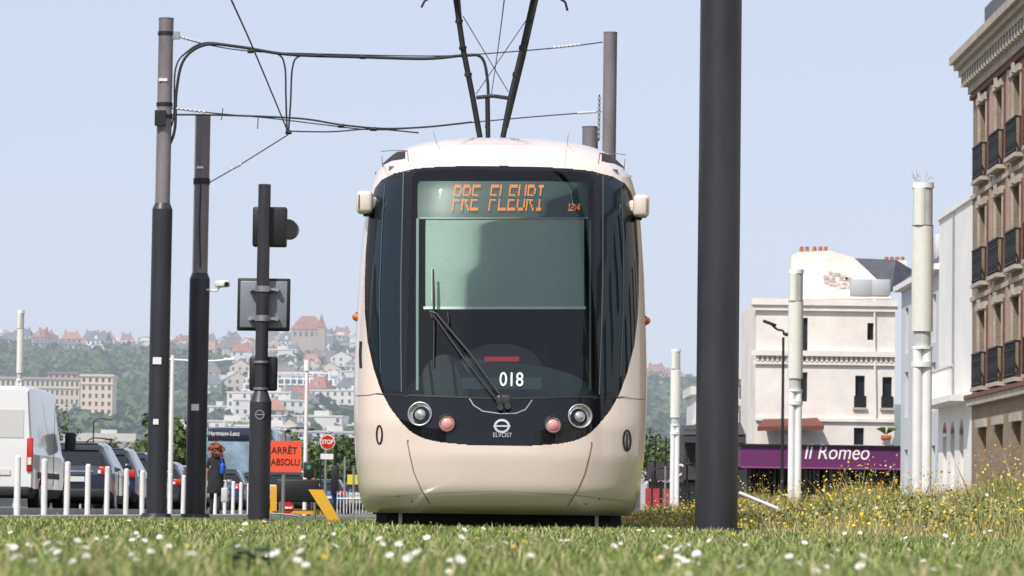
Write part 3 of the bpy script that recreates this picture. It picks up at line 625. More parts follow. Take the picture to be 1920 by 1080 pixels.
def brick(name,c1,c2,mortar,sc):
    m=bpy.data.materials.new(name); m.use_nodes=True; N=m.node_tree.nodes; L=m.node_tree.links; p=N["Principled BSDF"]; p.inputs['Roughness'].default_value=.85
    g=N.new('ShaderNodeNewGeometry'); s=N.new('ShaderNodeSeparateXYZ'); L.new(g.outputs['Position'],s.inputs[0]); ad=N.new('ShaderNodeMath'); L.new(s.outputs['X'],ad.inputs[0]); L.new(s.outputs['Y'],ad.inputs[1]); c=N.new('ShaderNodeCombineXYZ'); L.new(ad.outputs[0],c.inputs[0]); L.new(s.outputs['Z'],c.inputs[1])
    b=N.new('ShaderNodeTexBrick'); b.inputs['Scale'].default_value=sc; b.inputs['Color1'].default_value=(*c1,1); b.inputs['Color2'].default_value=(*c2,1); b.inputs['Mortar'].default_value=(*mortar,1); b.inputs['Mortar Size'].default_value=.015; L.new(c.outputs[0],b.inputs['Vector'])
    t=N.new('ShaderNodeTexNoise'); t.inputs['Scale'].default_value=1.2; t.inputs['Detail'].default_value=6; L.new(g.outputs['Position'],t.inputs['Vector'])
    r=N.new('ShaderNodeMapRange'); r.inputs['To Min'].default_value=.6; r.inputs['To Max'].default_value=1.35; L.new(t.outputs['Fac'],r.inputs['Value']); h=N.new('ShaderNodeHueSaturation'); L.new(b.outputs['Color'],h.inputs['Color']); L.new(r.outputs[0],h.inputs['Value']); L.new(h.outputs[0],p.inputs['Base Color']); MC[name]=m; return m
tan=brick("tan_brick",(.29,.215,.145),(.22,.155,.10),(.30,.25,.20),4.5); stone=mat("pale_stone",(.42,.37,.31),.8,var=.2,vscale=2,bump=.1); redb=mat("red_brick_band",(.17,.075,.06),.85,var=.2,vscale=4); iron=mat("wrought_iron",(.012,.013,.016),.5)
pink=mat("pink_stone_pier",(.38,.27,.22),.85,var=.15,vscale=2)
frame=mat("window_frame",(.55,.54,.50),.6); plas=mat("white_render",(.80,.78,.75),.85,var=.08,vscale=.6,bump=.05,bscale=6)
q=B(); XB=15.0; u=(0,-1,0); n=(-1,0,0); o=(XB,108.5,0); wins=[]; floors=(4.25,7.5,10.75); pos=[1.7+k*3.5 for k in range(9)]
for a in pos:
    for z in floors: wins.append((a,a+1.5,z,z+2.4))
    wins.append((a-.05,a+1.5,.6,3.0))
facade(q,o,u,n,34,14.3,wins,tan,wgl,frame,.32)
for a in pos:
    for z in floors:
        obox(q,o,u,n,a-.2,a-.0,z,z+2.4,.003,.07,stone); obox(q,o,u,n,a+1.5,a+1.7,z,z+2.4,.003,.07,stone); obox(q,o,u,n,a-.26,a+1.76,z+2.4,z+2.62,.003,.12,stone); obox(q,o,u,n,a+.6,a+.9,z+2.43,z+2.72,.12,.19,stone)
        obox(q,o,u,n,a-.3,a+1.8,z-.12,z,.003,.26,stone)
        obox(q,o,u,n,a-.25,a+1.75,z+1.02,z+1.07,.19,.24,iron); obox(q,o,u,n,a-.25,a+1.75,z+.08,z+.11,.19,.24,iron); obox(q,o,u,n,a-.25,a+1.75,z+.8,z+.82,.20,.23,iron)
        for k in range(17): obox(q,o,u,n,a-.24+k*.124,a-.215+k*.124,z,z+1.03,.20,.225,iron)
        for k in range(8): obox(q,o,u,n,a-.2+k*.25,a-.08+k*.25,z+.3,z+.6,.205,.22,iron)
        for e in (-.25,1.72): 
            obox(q,o,u,n,a+e,a+e+.03,z+1.0,z+1.06,0,.20,iron); obox(q,o,u,n,a+e,a+e+.025,z,z+1.03,.08,.10,iron)
    obox(q,o,u,n,a-.2,a+1.7,3.0,3.25,.003,.10,stone)
    for z in floors: 
        obox(q,o,u,n,a+2.3,a+2.75,z-.1,z+2.9,.003,.06,pink)
        obox(q,o,u,n,a+1.7,a+1.84,z,z+2.5,.003,.05,redb); obox(q,o,u,n,a-.34,a-.2,z,z+2.5,.003,.05,redb)
for z,h,d,m in ((3.72,.22,.2,stone),(3.94,.12,.26,redb),(7.05,.14,.08,stone),(10.3,.14,.08,stone),(13.5,.14,.12,redb)): obox(q,o,u,n,-.02,34,z,z+h,.003,d,m)
obox(q,o,u,n,-.1,34,13.7,14.3,.003,.16,stone); obox(q,o,u,n,-.45,34,14.3,14.52,-.3,.42,stone); obox(q,o,u,n,-.55,34,14.52,14.7,-.3,.56,stone); obox(q,o,u,n,-.6,34,14.7,14.95,-.3,.70,stone)
for k in range(60): obox(q,o,u,n,.05+k*.56,.25+k*.56,13.92,14.29,.16,.40,stone)
obox(q,o,u,n,.0,34,14.95,16.5,-.6,-.35,mat("slate",(.09,.095,.11),.6,var=.2))
obox(q,o,u,n,-.001,34,0,.5,.003,.12,stone)
obox(q,o,u,n,0,34,0,14.3,-9,-.5,tan)
q.build("brick_apartment_building")
q=B(); o=(XB,116.8,0); facade(q,o,u,n,8.28,10.35,[(1.2,2.2,1.2,2.9),(3.2,4.2,1.2,2.9),(5.4,6.4,1.2,2.9)],plas,wgl,frame)
obox(q,o,u,n,0,8.28,0,10.33,-9,-.4,plas); obox(q,o,u,n,-.05,8.28,3.9,4.1,.003,.7,plas)
for k in range(36): obox(q,o,u,n,.05+k*.23,.09+k*.23,4.1,5.0,.62,.66,white)
obox(q,o,u,n,0,8.28,5.0,5.06,.6,.68,white); obox(q,o,u,n,-.05,8.28,10.35,10.5,-.3,.08,plas)
obox(q,o,u,n,4.0,4.08,4.1,10.3,.003,.08,steel); 
for a in (1.7,3.7,5.9): 
    K=12; cc=Vector(o)+Vector(u)*a+Vector(n)*.004+Vector((0,0,2.9)); q.add([cc+Vector(u)*.5*math.cos(math.pi*i/K)+Vector((0,0,.5*math.sin(math.pi*i/K))) for i in range(K+1)],[list(range(K+1))],wgl)
q.build("white_building")
q=B(); o=(XB+.15,129,0); gp=mat("grey_render",(.56,.58,.60),.85,var=.06,vscale=.5); facade(q,o,u,n,12.2,8.7,[(a,a+1.0,z,z+1.7) for a in(1.2,3.7,6.2,9.2) for z in(1,3.9,6.3)],gp,wgl,frame)
obox(q,o,u,n,0,12.2,0,8.69,-9,-.3,gp); obox(q,o,u,n,-.2,12.2,8.7,8.9,-.3,.3,plas)
X0=XB+.15; sl_=mat("slate_roof",(.075,.08,.095),.6,var=.25,vscale=3)
q.add([(X0-.2,116.8,8.9),(X0-.2,129.2,8.9),(X0+2.4,129.2,11.2),(X0+2.4,116.8,11.2),(X0+9,116.8,9)],[(0,1,2,3)],sl_); q.add([(X0-.2,129.2,8.9),(X0+9,129.2,8.9),(X0+2.4,129.2,11.2)],[(0,1,2)],gp); q.add([(X0-.2,116.8,8.9),(X0+9,116.8,8.9),(X0+2.4,116.8,11.2)],[(0,1,2)],gp)
for k in range(4): q.rbox((X0+.8+.0*k,118+k*2.6,9.9),(.6,.7,1.0),gp,.03,1)
q.build("grey_townhouse")
q=B(); D=145; x0=GX(1415,D); x1=GX(1676,D); u2=(1,0,0); n2=(0,-1,0); o=(x0,D,0); Wd=x1-x0; Z=lambda y:GZ(y,D)
pk=lambda px,lean=0:GX(px,D)-x0
crm=mat("cream_render",(.76,.71,.655),.85,var=.14,vscale=.7,bump=.06,bscale=5)
wn=[(pk(1602),pk(1620),Z(755),Z(695)),(pk(1653),pk(1671),Z(755),Z(697)),(pk(1624),pk(1636),Z(628),Z(596)),(pk(1600),pk(1619),Z(825),Z(793)),(pk(1496),pk(1512),Z(668),Z(588)),(pk(1500),pk(1512),Z(745),Z(690))]
facade(q,o,u2,n2,Wd,Z(556),wn,crm,wgl,None,.2)
obox(q,o,u2,n2,0,Wd,0,Z(557),-9,-.3,crm)
obox(q,o,u2,n2,-.18,Wd+.1,Z(575),Z(565),.003,.16,crm); obox(q,o,u2,n2,-.22,Wd+.1,Z(565),Z(553),-.3,.26,crm)
obox(q,o,u2,n2,-.12,Wd,Z(676),Z(670),.003,.12,crm); obox(q,o,u2,n2,-.22,Wd+.05,Z(660),Z(650),.003,.26,crm)
for k in range(28): obox(q,o,u2,n2,k*.21,k*.21+.11,Z(670),Z(660),.003,.15,crm)
obox(q,o,u2,n2,0,Wd,Z(782),Z(776),.003,.12,crm)
q.tube([P(1640,560,D-.1),P(1640,650,D-.1),P(1642,780,D-.1)],.05,crm)
for w in wn[:2]: obox(q,o,u2,n2,w[0]-.1,w[1]+.1,w[2]-.1,w[2],.003,.12,stone); obox(q,o,u2,n2,w[0]-.05,w[1]+.05,w[2],w[2]+.5,.02,.05,iron)
def gz(x,y,yy): p=P(x,y,yy); return Vector((p.x,yy,p.z))
gw=[gz(1484,560,148),gz(1484,478,148),gz(1500,472,148),gz(1556,470,148),gz(1600,482,148),gz(1670,548,148),gz(1670,560,148)]
q.add(gw+[v+Vector((0,.6,0)) for v in gw],[list(range(7)),list(range(7,14))[::-1]]+[(i,(i+1)%7,7+(i+1)%7,7+i) for i in range(7)],crm)
eb=brick("exposed_brick",(.46,.33,.28),(.62,.55,.50),(.62,.57,.52),5)
for k in range(26):
    x=1575+random.gauss(0,17); y=527+random.gauss(0,6)+(x-1575)*.15; K=4; w_=random.uniform(3,8); h_=random.uniform(1.5,3.2); yy=147.975-.003*(k%9)
    q.add([gz(x-w_,y-h_,yy),gz(x+w_*.9,y-h_*.9,yy),gz(x+w_,y+h_,yy),gz(x-w_*.8,y+h_,yy)],[(0,1,2,3)],eb)
q.add([gz(1600,484,149),gz(1680,487,149),gz(1735,520,150),gz(1670,548,147.9)],[(0,1,2,3)],sl_)
terr=mat("terracotta",(.40,.14,.07),.8,var=.2)
for x in (1503,1513,1527,1538,1548): p=P(x,466,148.3); q.cyl(p+Vector((0,0,-.2)),p+Vector((0,0,.08)),.10,.08,terr,10)
for x in (1662,1672,1682,1692): p=P(x,486,149.5); q.cyl(p+Vector((0,0,-.25)),p+Vector((0,0,.1)),.11,.09,terr,10)
p=P(1678,496,149.6); q.box(p,(1.0,.5,.35),crm)
for x,w_,y in ((1615,.9,540),(1650,.8,540)): q.rbox(P(x,y,146),(w_,.8,.7),mat("roof_unit_grey",(.4,.41,.42),.6),.03,1)
aw=mat("brown_awning",(.16,.055,.04),.8,var=.15); A=[P(1432,785,D-.05),P(1532,783,D-.05),P(1545,798,D-1.2),P(1420,800,D-1.2)]; q.quad(A,aw); q.quad([A[3],A[2],A[2]+Vector((0,0,-.18)),A[3]+Vector((0,0,-.18))],aw)
lf=mat("palm_leaf",(.07,.12,.03),.6,var=.3)
for k in range(26):
    an=random.uniform(0,6.28); c=P(1661,815,D-.4); d=Vector((math.cos(an),math.sin(an)*.5,0)); t=random.uniform(.3,.5); q.add([c,c+d*t*.5+Vector((.03,0,.32)),c+d*t+Vector((0,0,.25))],[(0,1,2)],lf)
q.rbox(P(1661,820,D-.4),(.4,.3,.2),terr,.03,1)
cb=q.build("corner_building")
q=B(); D=138; purple=mat("fascia_purple",(.125,.022,.105),.5,var=.08); x0=GX(1388,D); x1=GX(1704,D)
z0,z1=GZ(868,D),GZ(829,D)
q.box2((x0,D,z0),(x1,D+6.0,z1),purple); q.box2((x0-.1,D-.12,z1),(x1,D+6.0,z1+.07),blackp); q.box2((x0,D-.05,z0-.06),(x1,D-.003,z0),mat("fascia_edge",(.25,.08,.2),.5))
q.box2((x0+.3,D+.5,0),(x1,D+5.8,z0-.06),mat("restaurant_dark",(.02,.02,.022),.5))
x=x0+.35
while x<x1:
    q.box2((x,D+.3,0),(x+.07,D+.4,z0-.06),blackp); q.box2((x+.07,D+.38,.1),(x+.95,D+.4,z0-.1),glass("shop_glass",(.3,.33,.35))); x+=1.02
q.box2((x0+.3,D+.28,.75),(x1,D+.32,.81),blackp)
for k in range(9):
    xx=x0+.8+k*.75; q.rbox((xx,D+.05,.55),(.34,.32,.06),stone,.02,1); q.box((xx,D+.18,.8),(.34,.04,.42),random.choice([stone,steel]))
rs=q.build("restaurant")
text("name_sign","Il Romeo",(P(1568,848,D).x,D-.013,P(1568,849,D).z),.86,mat("sign_white",(.85,.83,.82),.5),rs,shear=.22,offset=.0,width=2.62,ext=.01)
q=B(); D=152; cnp=mat("dark_canopy",(.045,.04,.045),.7,var=.2)
q.box2((GX(1282,D),D,0),(GX(1392,D),D+6,GZ(800,D)),mat("cafe_wall",(.05,.045,.05),.7,var=.3)); A=[P(1278,798,D+2),P(1425,790,D+2),P(1425,815,D-1.5),P(1270,815,D-1.5)]; q.quad(A,cnp); q.box2((GX(1275,D),D-1.5,GZ(826,D)),(GX(1425,D),D-1.44,GZ(814,D)),cnp)
q.box2((GX(1212,D),D-.5,GZ(895,D)),(GX(1386,D),D-.44,GZ(862,D)),cnp); q.box2((GX(1215,D),D-.3,0),(GX(1386,D),D-.2,GZ(900,D)),wgl)
for k in range(9): xx=GX(1225+k*20,D); q.box2((xx,D-.5,0),(xx+.06,D-.4,GZ(815,D)),blackp)
for x in (1208,1240,1380): q.box2((GX(x,D),D-.9,.2),(GX(x+26,D),D-.85,GZ(912,D)),mat("red_panel",(.35,.04,.05),.6,var=.3,vscale=6))
cf=q.build("cafe"); text("cafe_sign","C",(GX(1268,D),D-.52,GZ(878,D)),.75,MC["sign_white"],cf,shear=.3,width=.4,offset=.01)
# rest of the street beside and behind the viewpoint (seen as reflections and from side views)
for (xs_,nn,cols) in ((15.0,(-1,0,0),(tan,plas,crm,tan,plas)),(-32.0,(1,0,0),(plas,crm,tan,crm,stone))):
    for k in range(5):
        y1_=74-k*32; hh_=(13.5,12,14.5,11,13)[k]; q=B(); uu=(0,-1,0) if nn[0]<0 else (0,1,0); oo=(xs_,y1_,0) if nn[0]<0 else (xs_,y1_-30,0)
        wn_=[(2+3.2*j,3.2+3.2*j,z,z+2) for j in range(8) for z in (1,4.5,7.8)]
        facade(q,oo,uu,nn,30,hh_,wn_,cols[k],wgl,None,.2); obox(q,oo,uu,nn,0,30,0,hh_-.01,-9,-.3,cols[k]); obox(q,oo,uu,nn,-.2,30.2,hh_,hh_+.4,-9,.4,stone); q.build("street_building")
# ------------------------------------------------------------------ distant hill
def hf(X,Y):
    r=X/np.maximum(Y,1); fac=np.interp(r,[-.2,-.13,-.06,-.04,.0,.04,.06,.12],[1.0,.99,1.0,.99,.93,.80,.78,.75])
    t=np.clip((Y-700)/1500,0,1); s=t*t*(3-2*t)
    return 94*fac*s+2.5*np.sin(X*.013+1)*s+2*np.sin(Y*.011+X*.02)*s
xs=np.linspace(-900,700,121); ys=np.linspace(680,3000,100); XX,YY=np.meshgrid(xs,ys); ZZ=hf(XX,YY)-.3
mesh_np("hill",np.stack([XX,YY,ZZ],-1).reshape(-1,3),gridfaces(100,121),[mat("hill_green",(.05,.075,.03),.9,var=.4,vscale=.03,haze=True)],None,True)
def clumps(cs,rad,npt,size,rng):
    n=len(cs); d=rng.normal(size=(n,npt,3)); d/=np.linalg.norm(d,axis=2,keepdims=True); d[:,:,2]=np.abs(d[:,:,2])*np.where(rng.random((n,npt))<.75,1,-.5)
    lump=1+.22*np.sin(d[:,:,0]*5+rng.random((n,1))*6)*np.cos(d[:,:,2]*4+rng.random((n,1))*6)
    p=cs[:,None,:]+d*rad[:,None,:]*(rng.uniform(.72,1.0,(n,npt))*lump)[:,:,None]; p=p.reshape(-1,3); d=d.reshape(-1,3)
    nn=d+rng.normal(size=d.shape)*.45; nn/=np.linalg.norm(nn,axis=1,keepdims=True)
    a=np.cross(nn,rng.normal(size=nn.shape)); a/=np.linalg.norm(a,axis=1,keepdims=True); b=np.cross(nn,a); s=(np.repeat(size,npt)*rng.uniform(.6,1.3,len(p)))[:,None]
    V=np.stack([p-a*s-b*s*.6,p+a*s*.7-b*s,p+a*s+b*s*.7,p-a*s*.6+b*s],1).reshape(-1,3)
    return V,np.arange(len(V)).reshape(-1,4)
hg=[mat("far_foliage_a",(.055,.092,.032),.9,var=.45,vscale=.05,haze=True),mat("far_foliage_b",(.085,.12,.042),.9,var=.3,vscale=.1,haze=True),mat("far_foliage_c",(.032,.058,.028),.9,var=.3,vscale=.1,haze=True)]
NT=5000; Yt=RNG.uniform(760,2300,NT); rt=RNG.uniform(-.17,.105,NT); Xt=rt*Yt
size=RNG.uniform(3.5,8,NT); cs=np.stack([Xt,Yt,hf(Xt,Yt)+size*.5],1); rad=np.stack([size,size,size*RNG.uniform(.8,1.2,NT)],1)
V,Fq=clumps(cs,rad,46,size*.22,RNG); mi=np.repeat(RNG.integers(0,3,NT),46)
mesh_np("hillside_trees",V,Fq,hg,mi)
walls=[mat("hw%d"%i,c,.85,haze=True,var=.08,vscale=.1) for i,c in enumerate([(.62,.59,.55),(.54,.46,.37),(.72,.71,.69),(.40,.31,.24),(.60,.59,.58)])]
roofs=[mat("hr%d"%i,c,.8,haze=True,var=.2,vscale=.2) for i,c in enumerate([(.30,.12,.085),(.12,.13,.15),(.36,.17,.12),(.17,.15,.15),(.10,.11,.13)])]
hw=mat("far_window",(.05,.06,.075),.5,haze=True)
def housemesh(wd,dp,ht,wall,roof,flat=False,fl=2,rh=.45,ridge_x=False):
    q=B(); x,y=wd/2,dp/2
    q.quad([(-x,-y,-6),(x,-y,-6),(x,-y,ht),(-x,-y,ht)],wall);q.quad([(x,-y,-6),(x,y,-6),(x,y,ht),(x,-y,ht)],wall);q.quad([(-x,y,-6),(-x,-y,-6),(-x,-y,ht),(-x,y,ht)],wall);q.quad([(x,y,-6),(-x,y,-6),(-x,y,ht),(x,y,ht)],wall)
    if flat: q.box((0,0,ht+.2),(wd+.6,dp+.6,.5),wall); q.box((wd*.2,0,ht+1.2),(wd*.2,dp*.4,1.8),wall)
    elif ridge_x:
        h=ht+dp*rh*.55; e=x*random.choice([1.03,.6,.5])
        q.add([(-x-.4,-y-.4,ht-.15),(x+.4,-y-.4,ht-.15),(x+.4,y+.4,ht-.15),(-x-.4,y+.4,ht-.15),(-e,0,h),(e,0,h)],[(0,1,5,4),(1,2,5),(2,3,4,5),(3,0,4)],roof)
        for s in (-.6,.5): q.box((x*s,.5,h),(.9,.9,1.8),roofs[2])
        if random.random()<.5: q.box((0,-y*.7,ht+dp*rh*.2),(1.6,1.6,1.7),wall)
    else:
        h=ht+wd*rh*.5; 
        q.quad([(-x-.4,-y-.3,ht-.2),(0,-y-.3,h),(0,y+.3,h),(-x-.4,y+.3,ht-.2)],roof); q.quad([(x+.4,-y-.3,ht-.2),(0,-y-.3,h),(0,y+.3,h),(x+.4,y+.3,ht-.2)],roof)
        q.add([(-x,-y,ht),(x,-y,ht),(0,-y,h-.2)],[(0,1,2)],wall); q.box((x*.4,0,h-.2),(.9,.9,2.2),wall)
    nw=max(2,int(wd/2.6)); fh=ht/fl
    for f in range(fl):
        for k in range(nw):
            if random.random()<.1: continue
            cxx=-x+(k+.5)*wd/nw; q.quad([(cxx-.5,-y-.06,f*fh+.9),(cxx+.5,-y-.06,f*fh+.9),(cxx+.5,-y-.06,f*fh+2.3),(cxx-.5,-y-.06,f*fh+2.3)],hw)
    me=bpy.data.meshes.new("hillside_house"); me.from_pydata(q.v,[],q.f)
    for m in q.mats: me.materials.append(m)
    me.polygons.foreach_set('material_index',q.m); me.update(); return me
HM=[]
for i in range(26):
    fl=random.choice([2,2,3]); HM.append(housemesh(random.uniform(6,12),random.uniform(7,10),fl*2.8,random.choice(walls),random.choice(roofs),False,fl,random.uniform(.5,.95),i%3!=0))
for i in range(10):
    fl=random.choice([2,3,4]); HM.append(housemesh(random.uniform(9,26),9,fl*2.8,random.choice([walls[0],walls[2],walls[4]]),roofs[1],True,fl))
def place(me,px,D,rz=None,dz=0):
    X=(px-935)/F*D; o=bpy.data.objects.new("hillside_house",me); link(o); o.location=(X,D,float(hf(np.array(X),np.array(D)))+1.0+dz); o.rotation_euler[2]=rz; return o
for k in range(105): place(random.choice(HM[:30]),random.uniform(-120,700),random.uniform(1790,2040),random.uniform(-.7,.7),3.5)
for k in range(20): place(random.choice(HM[:29]),random.uniform(420,700),random.uniform(1500,1780),random.uniform(-.6,.6),3)
for k in range(34): place(random.choice(HM[12:]),random.uniform(380,700),random.uniform(1180,1480),random.uniform(-.4,.4),3)
for k in range(24): place(random.choice(HM[26:]),random.uniform(380,690),random.uniform(900,1250),random.uniform(-.3,.3),2)
for k in range(34): place(random.choice(HM),random.uniform(-100,700),random.uniform(850,1100),random.uniform(-.3,.3),1)
for k in range(9): place(random.choice(HM[:26]),random.uniform(1190,1440),random.uniform(1750,2000),random.uniform(-.6,.6),1)
for k in range(14): place(random.choice(HM),random.uniform(1190,1440),random.uniform(800,1000),random.uniform(-.3,.3),-1)
def block(name,px0,px1,yt,yb,D,wall,fl,bays,roof=None,depth=14):
    q=B(); x0=GX(px0,D);x1=GX(px1,D);z1=GZ(yt,D);z0=GZ(yb,D)-15; zb=GZ(yb,D); fh=(z1-zb)/fl; w=(x1-x0)/bays
    wn=[(k*w+w*.28,k*w+w*.72,zb-z0+f*fh+fh*.25,zb-z0+f*fh+fh*.8) for k in range(bays) for f in range(fl)]
    facade(q,(x0,D,z0),(1,0,0),(0,-1,0),x1-x0,z1-z0,wn,wall,hw,None,.4); q.box2((x0,D+.5,z0),(x1,D+depth,z1-.01),wall)
    q.box2((x0-.4,D-.5,z1),(x1+.4,D+depth,z1+.8),roof or wall); q.box2((x0-.2,D-.4,zb+fh*(fl-1)),(x1+.2,D-.003,zb+fh*(fl-1)+.4),wall)
    return q.build(name)
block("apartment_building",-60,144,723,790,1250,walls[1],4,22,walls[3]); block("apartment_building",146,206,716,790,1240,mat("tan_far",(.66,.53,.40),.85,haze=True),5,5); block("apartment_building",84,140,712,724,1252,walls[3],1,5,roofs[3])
q=B(); 
for k in range(6):
    D=1300+k*9; x0=GX(440+k*4,D); x1=GX(655-k*8,D); z=GZ(758-k*11,D); q.box2((x0,D,z-12),(x1,D+9,z),walls[2]); q.box2((x0+1,D-.3,z-2.4),(x1-1,D-.1,z-.6),hw)
    for j in range(14): xx=x0+(x1-x0)*j/14; q.box2((xx,D-.6,z-2.6),(xx+.5,D-.3,z),walls[2])
q.build("terraced_apartments")
q=B(); D=1790; xc=GX(572,D); zb=GZ(650,D)-6; zt=GZ(622,D); q.box2((xc-9,D,zb),(xc+9,D+12,zt),walls[3]); h=GZ(596,D)
q.add([(xc-9.5,D-.5,zt),(xc+9.5,D-.5,zt),(xc+9.5,D+12.5,zt),(xc-9.5,D+12.5,zt),(xc-4,D+6,h),(xc+3,D+6,h)],[(0,1,5,4),(1,2,5),(2,3,4,5),(3,0,4)],roofs[0]); q.box2((xc+5,D-3,zb),(xc+9,D+1,zt+1),walls[3]); q.add([(xc+4.6,D-3.4,zt+1),(xc+9.4,D-3.4,zt+1),(xc+9.4,D+1.4,zt+1),(xc+4.6,D+1.4,zt+1),(xc+7,D-1,h+1)],[(0,1,4),(1,2,4),(2,3,4),(3,0,4)],roofs[0])
for k in range(5): q.box((xc-7+k*3,D-.1,zt-2.5),(1.2,.1,2.4),hw)
q.build("church")  # the red-roofed church on the hill
def tree(px,D,h,r,n=2600):
    X=GX(px,D); q=B(); bark=mat("bark",(.07,.05,.035),.9,var=.3,vscale=8); q.cyl((X,D,0),(X,D,h*.5),.16,.09,bark,10)
    for k in range(7):
        an=k*.9; q.tube([(X,D,h*.35+k*.03*h),(X+r*.5*math.cos(an),D+r*.5*math.sin(an),h*.55+.04*k*h)],.05,bark)
    o=q.build("tree"); k=26; c=np.stack([X+RNG.normal(size=k)*r*.45,D+RNG.normal(size=k)*r*.45,h*.62+RNG.normal(size=k)*h*.15],1); rr=np.full((k,3),1.0)*RNG.uniform(.3,.5,(k,1))*r
    V,Fq=clumps(c,rr,n//k,np.full(k,.11),RNG); mesh_np("crown",V,Fq,[mat("leaf_a",(.05,.085,.022),.7,var=.3,vscale=2),mat("leaf_b",(.08,.12,.03),.7)],RNG.integers(0,2,len(Fq)),False,o)
tree(322,170,4.6,1.6); tree(300,175,3.2,1.4); tree(640,230,5,3); tree(455,230,6,2.4); tree(1230,260,7,3); tree(655,200,4,2); tree(245,240,5,2.5); tree(60,260,8,4); tree(520,250,6,3)
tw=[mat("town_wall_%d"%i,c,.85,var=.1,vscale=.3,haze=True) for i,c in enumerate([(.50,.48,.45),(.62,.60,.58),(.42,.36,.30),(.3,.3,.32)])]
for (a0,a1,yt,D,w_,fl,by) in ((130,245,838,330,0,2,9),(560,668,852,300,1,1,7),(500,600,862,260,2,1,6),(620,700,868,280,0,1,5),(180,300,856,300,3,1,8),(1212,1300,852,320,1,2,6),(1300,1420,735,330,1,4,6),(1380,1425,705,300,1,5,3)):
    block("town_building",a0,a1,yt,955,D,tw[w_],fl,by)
for x,y,D in ((160,838,150),(172,800,200),(600,840,140),(645,860,150),(532,815,130),(1247,870,140),(1222,880,150)):
    q=B(); X=GX(x,D); q.cyl((X,D,0),(X,D,GZ(y,D)),.05,.04,steel if x%2 else blackp,8); q.tube(smooth([(X,D,GZ(y,D)),(X+.3,D,GZ(y,D)+.15),(X+.9,D,GZ(y,D)+.12)]),.03,blackp); q.rbox((X+.95,D,GZ(y,D)+.1),(.35,.14,.08),blackp,.03,1); q.build("street_lamp")
# ------------------------------------------------------------------ ground
def sheet(name,x0,x1,y0,y1,z,m):
    q=B(); q.quad([(x0,y0,z),(x1,y0,z),(x1,y1,z),(x0,y1,z)],m); return q.build(name)
sheet("ground",-4000,4000,-3000,6000,-.004,mat("ground_mixed",(.16,.15,.11),.9,var=.3,vscale=.2))
sheet("lawn",-6.6,6.9,-20,80,.0,mat("lawn_soil",(.075,.10,.03),.95,var=.35,vscale=6))
sheet("road",-16,-8.2,-20,400,.004,mat("asphalt",(.055,.055,.058),.85,var=.15,vscale=8,bump=.2,bscale=80))
sheet("pavement",-8.0,-6.6,-20,400,.004,mat("paving",(.28,.27,.26),.85,var=.1,vscale=3))
q=B(); q.box2((-8.2,-20,0),(-8.0,400,.12),mat("kerb_stone",(.33,.32,.3),.8,var=.1)); q.box2((6.9,-20,0),(7.05,400,.13),MC["kerb_stone"]); q.build("kerb")
q=B(); 
for k in range(60): q.box((-12.2,k*6+2,.006),(.12,3,.004),white)
q.build("road_markings")
q=B()
for s in(-.72,.72): q.box((s,40,.012),(.06,110,.02),steel); q.box((s-.045 if s>0 else s+.045,40,.006),(.03,110,.01),rubber)
for s in(2.5,3.95): q.box((s,40,.012),(.06,110,.02),steel)
q.build("tram_rails")
def blades(name,x,y,h,wd,lean,mats,mi,z0=0.0):
    n=len(x); an=RNG.uniform(0,2*np.pi,n); dx,dy=np.cos(an),np.sin(an); la=RNG.uniform(0,2*np.pi,n); lx,ly=np.cos(la)*lean*h,np.sin(la)*lean*h
    V=np.zeros((n,5,3)); V[:,0]=np.stack([x-dx*wd,y-dy*wd,np.full(n,z0)],1); V[:,1]=np.stack([x+dx*wd,y+dy*wd,np.full(n,z0)],1)
    V[:,2]=np.stack([x+lx*.35-dx*wd*.8,y+ly*.35-dy*wd*.8,z0+h*.6],1); V[:,3]=np.stack([x+lx*.35+dx*wd*.8,y+ly*.35+dy*wd*.8,z0+h*.6],1); V[:,4]=np.stack([x+lx,y+ly,z0+h],1)
    b=np.arange(n)[:,None]*5; Fq=np.concatenate([b+[0,1,3],b+[0,3,2],b+[2,3,4]],1).reshape(-1,3)
    return mesh_np(name,V.reshape(-1,3),Fq,mats,np.repeat(mi,3))
gm=[mat("grass_a",(.17,.245,.045),.6,var=.25,vscale=3),mat("grass_b",(.27,.34,.08),.6,var=.2,vscale=3),mat("grass_c",(.09,.15,.03),.6),mat("grass_dry",(.45,.40,.20),.7)]
def xb(D): return np.interp(D,[10,18,30,60],[4.2,2.85,1.45,1.7])
n=230000; u_=RNG.random(n); y=3.6*np.exp(u_*math.log(38/3.6)); x=RNG.uniform(-.21,.21,n)*y; 
keep=(x<xb(y)+.25)&~((y>D0+.6)&(np.abs(x)<1.05)); x=x[keep];y=y[keep]; n=len(x)
pat=.5+.5*np.sin(x*3.1+np.sin(y*1.7)*2)*np.sin(y*2.3+x)
h=RNG.uniform(.020,.050,n)*(.7+.6*pat); tall=RNG.random(n)<.02; h[tall]*=1.6; wd=RNG.uniform(.0016,.0034,n)*np.clip(y/9,.8,2.5)
p_=RNG.random(n)+.18*(pat-.5); mi=np.where(p_<.34,0,np.where(p_<.68,1,np.where(p_<.87,2,3))); mi[tall]=3
blades("lawn_grass",x,y,h,wd,RNG.uniform(.1,.8,n),gm,mi)
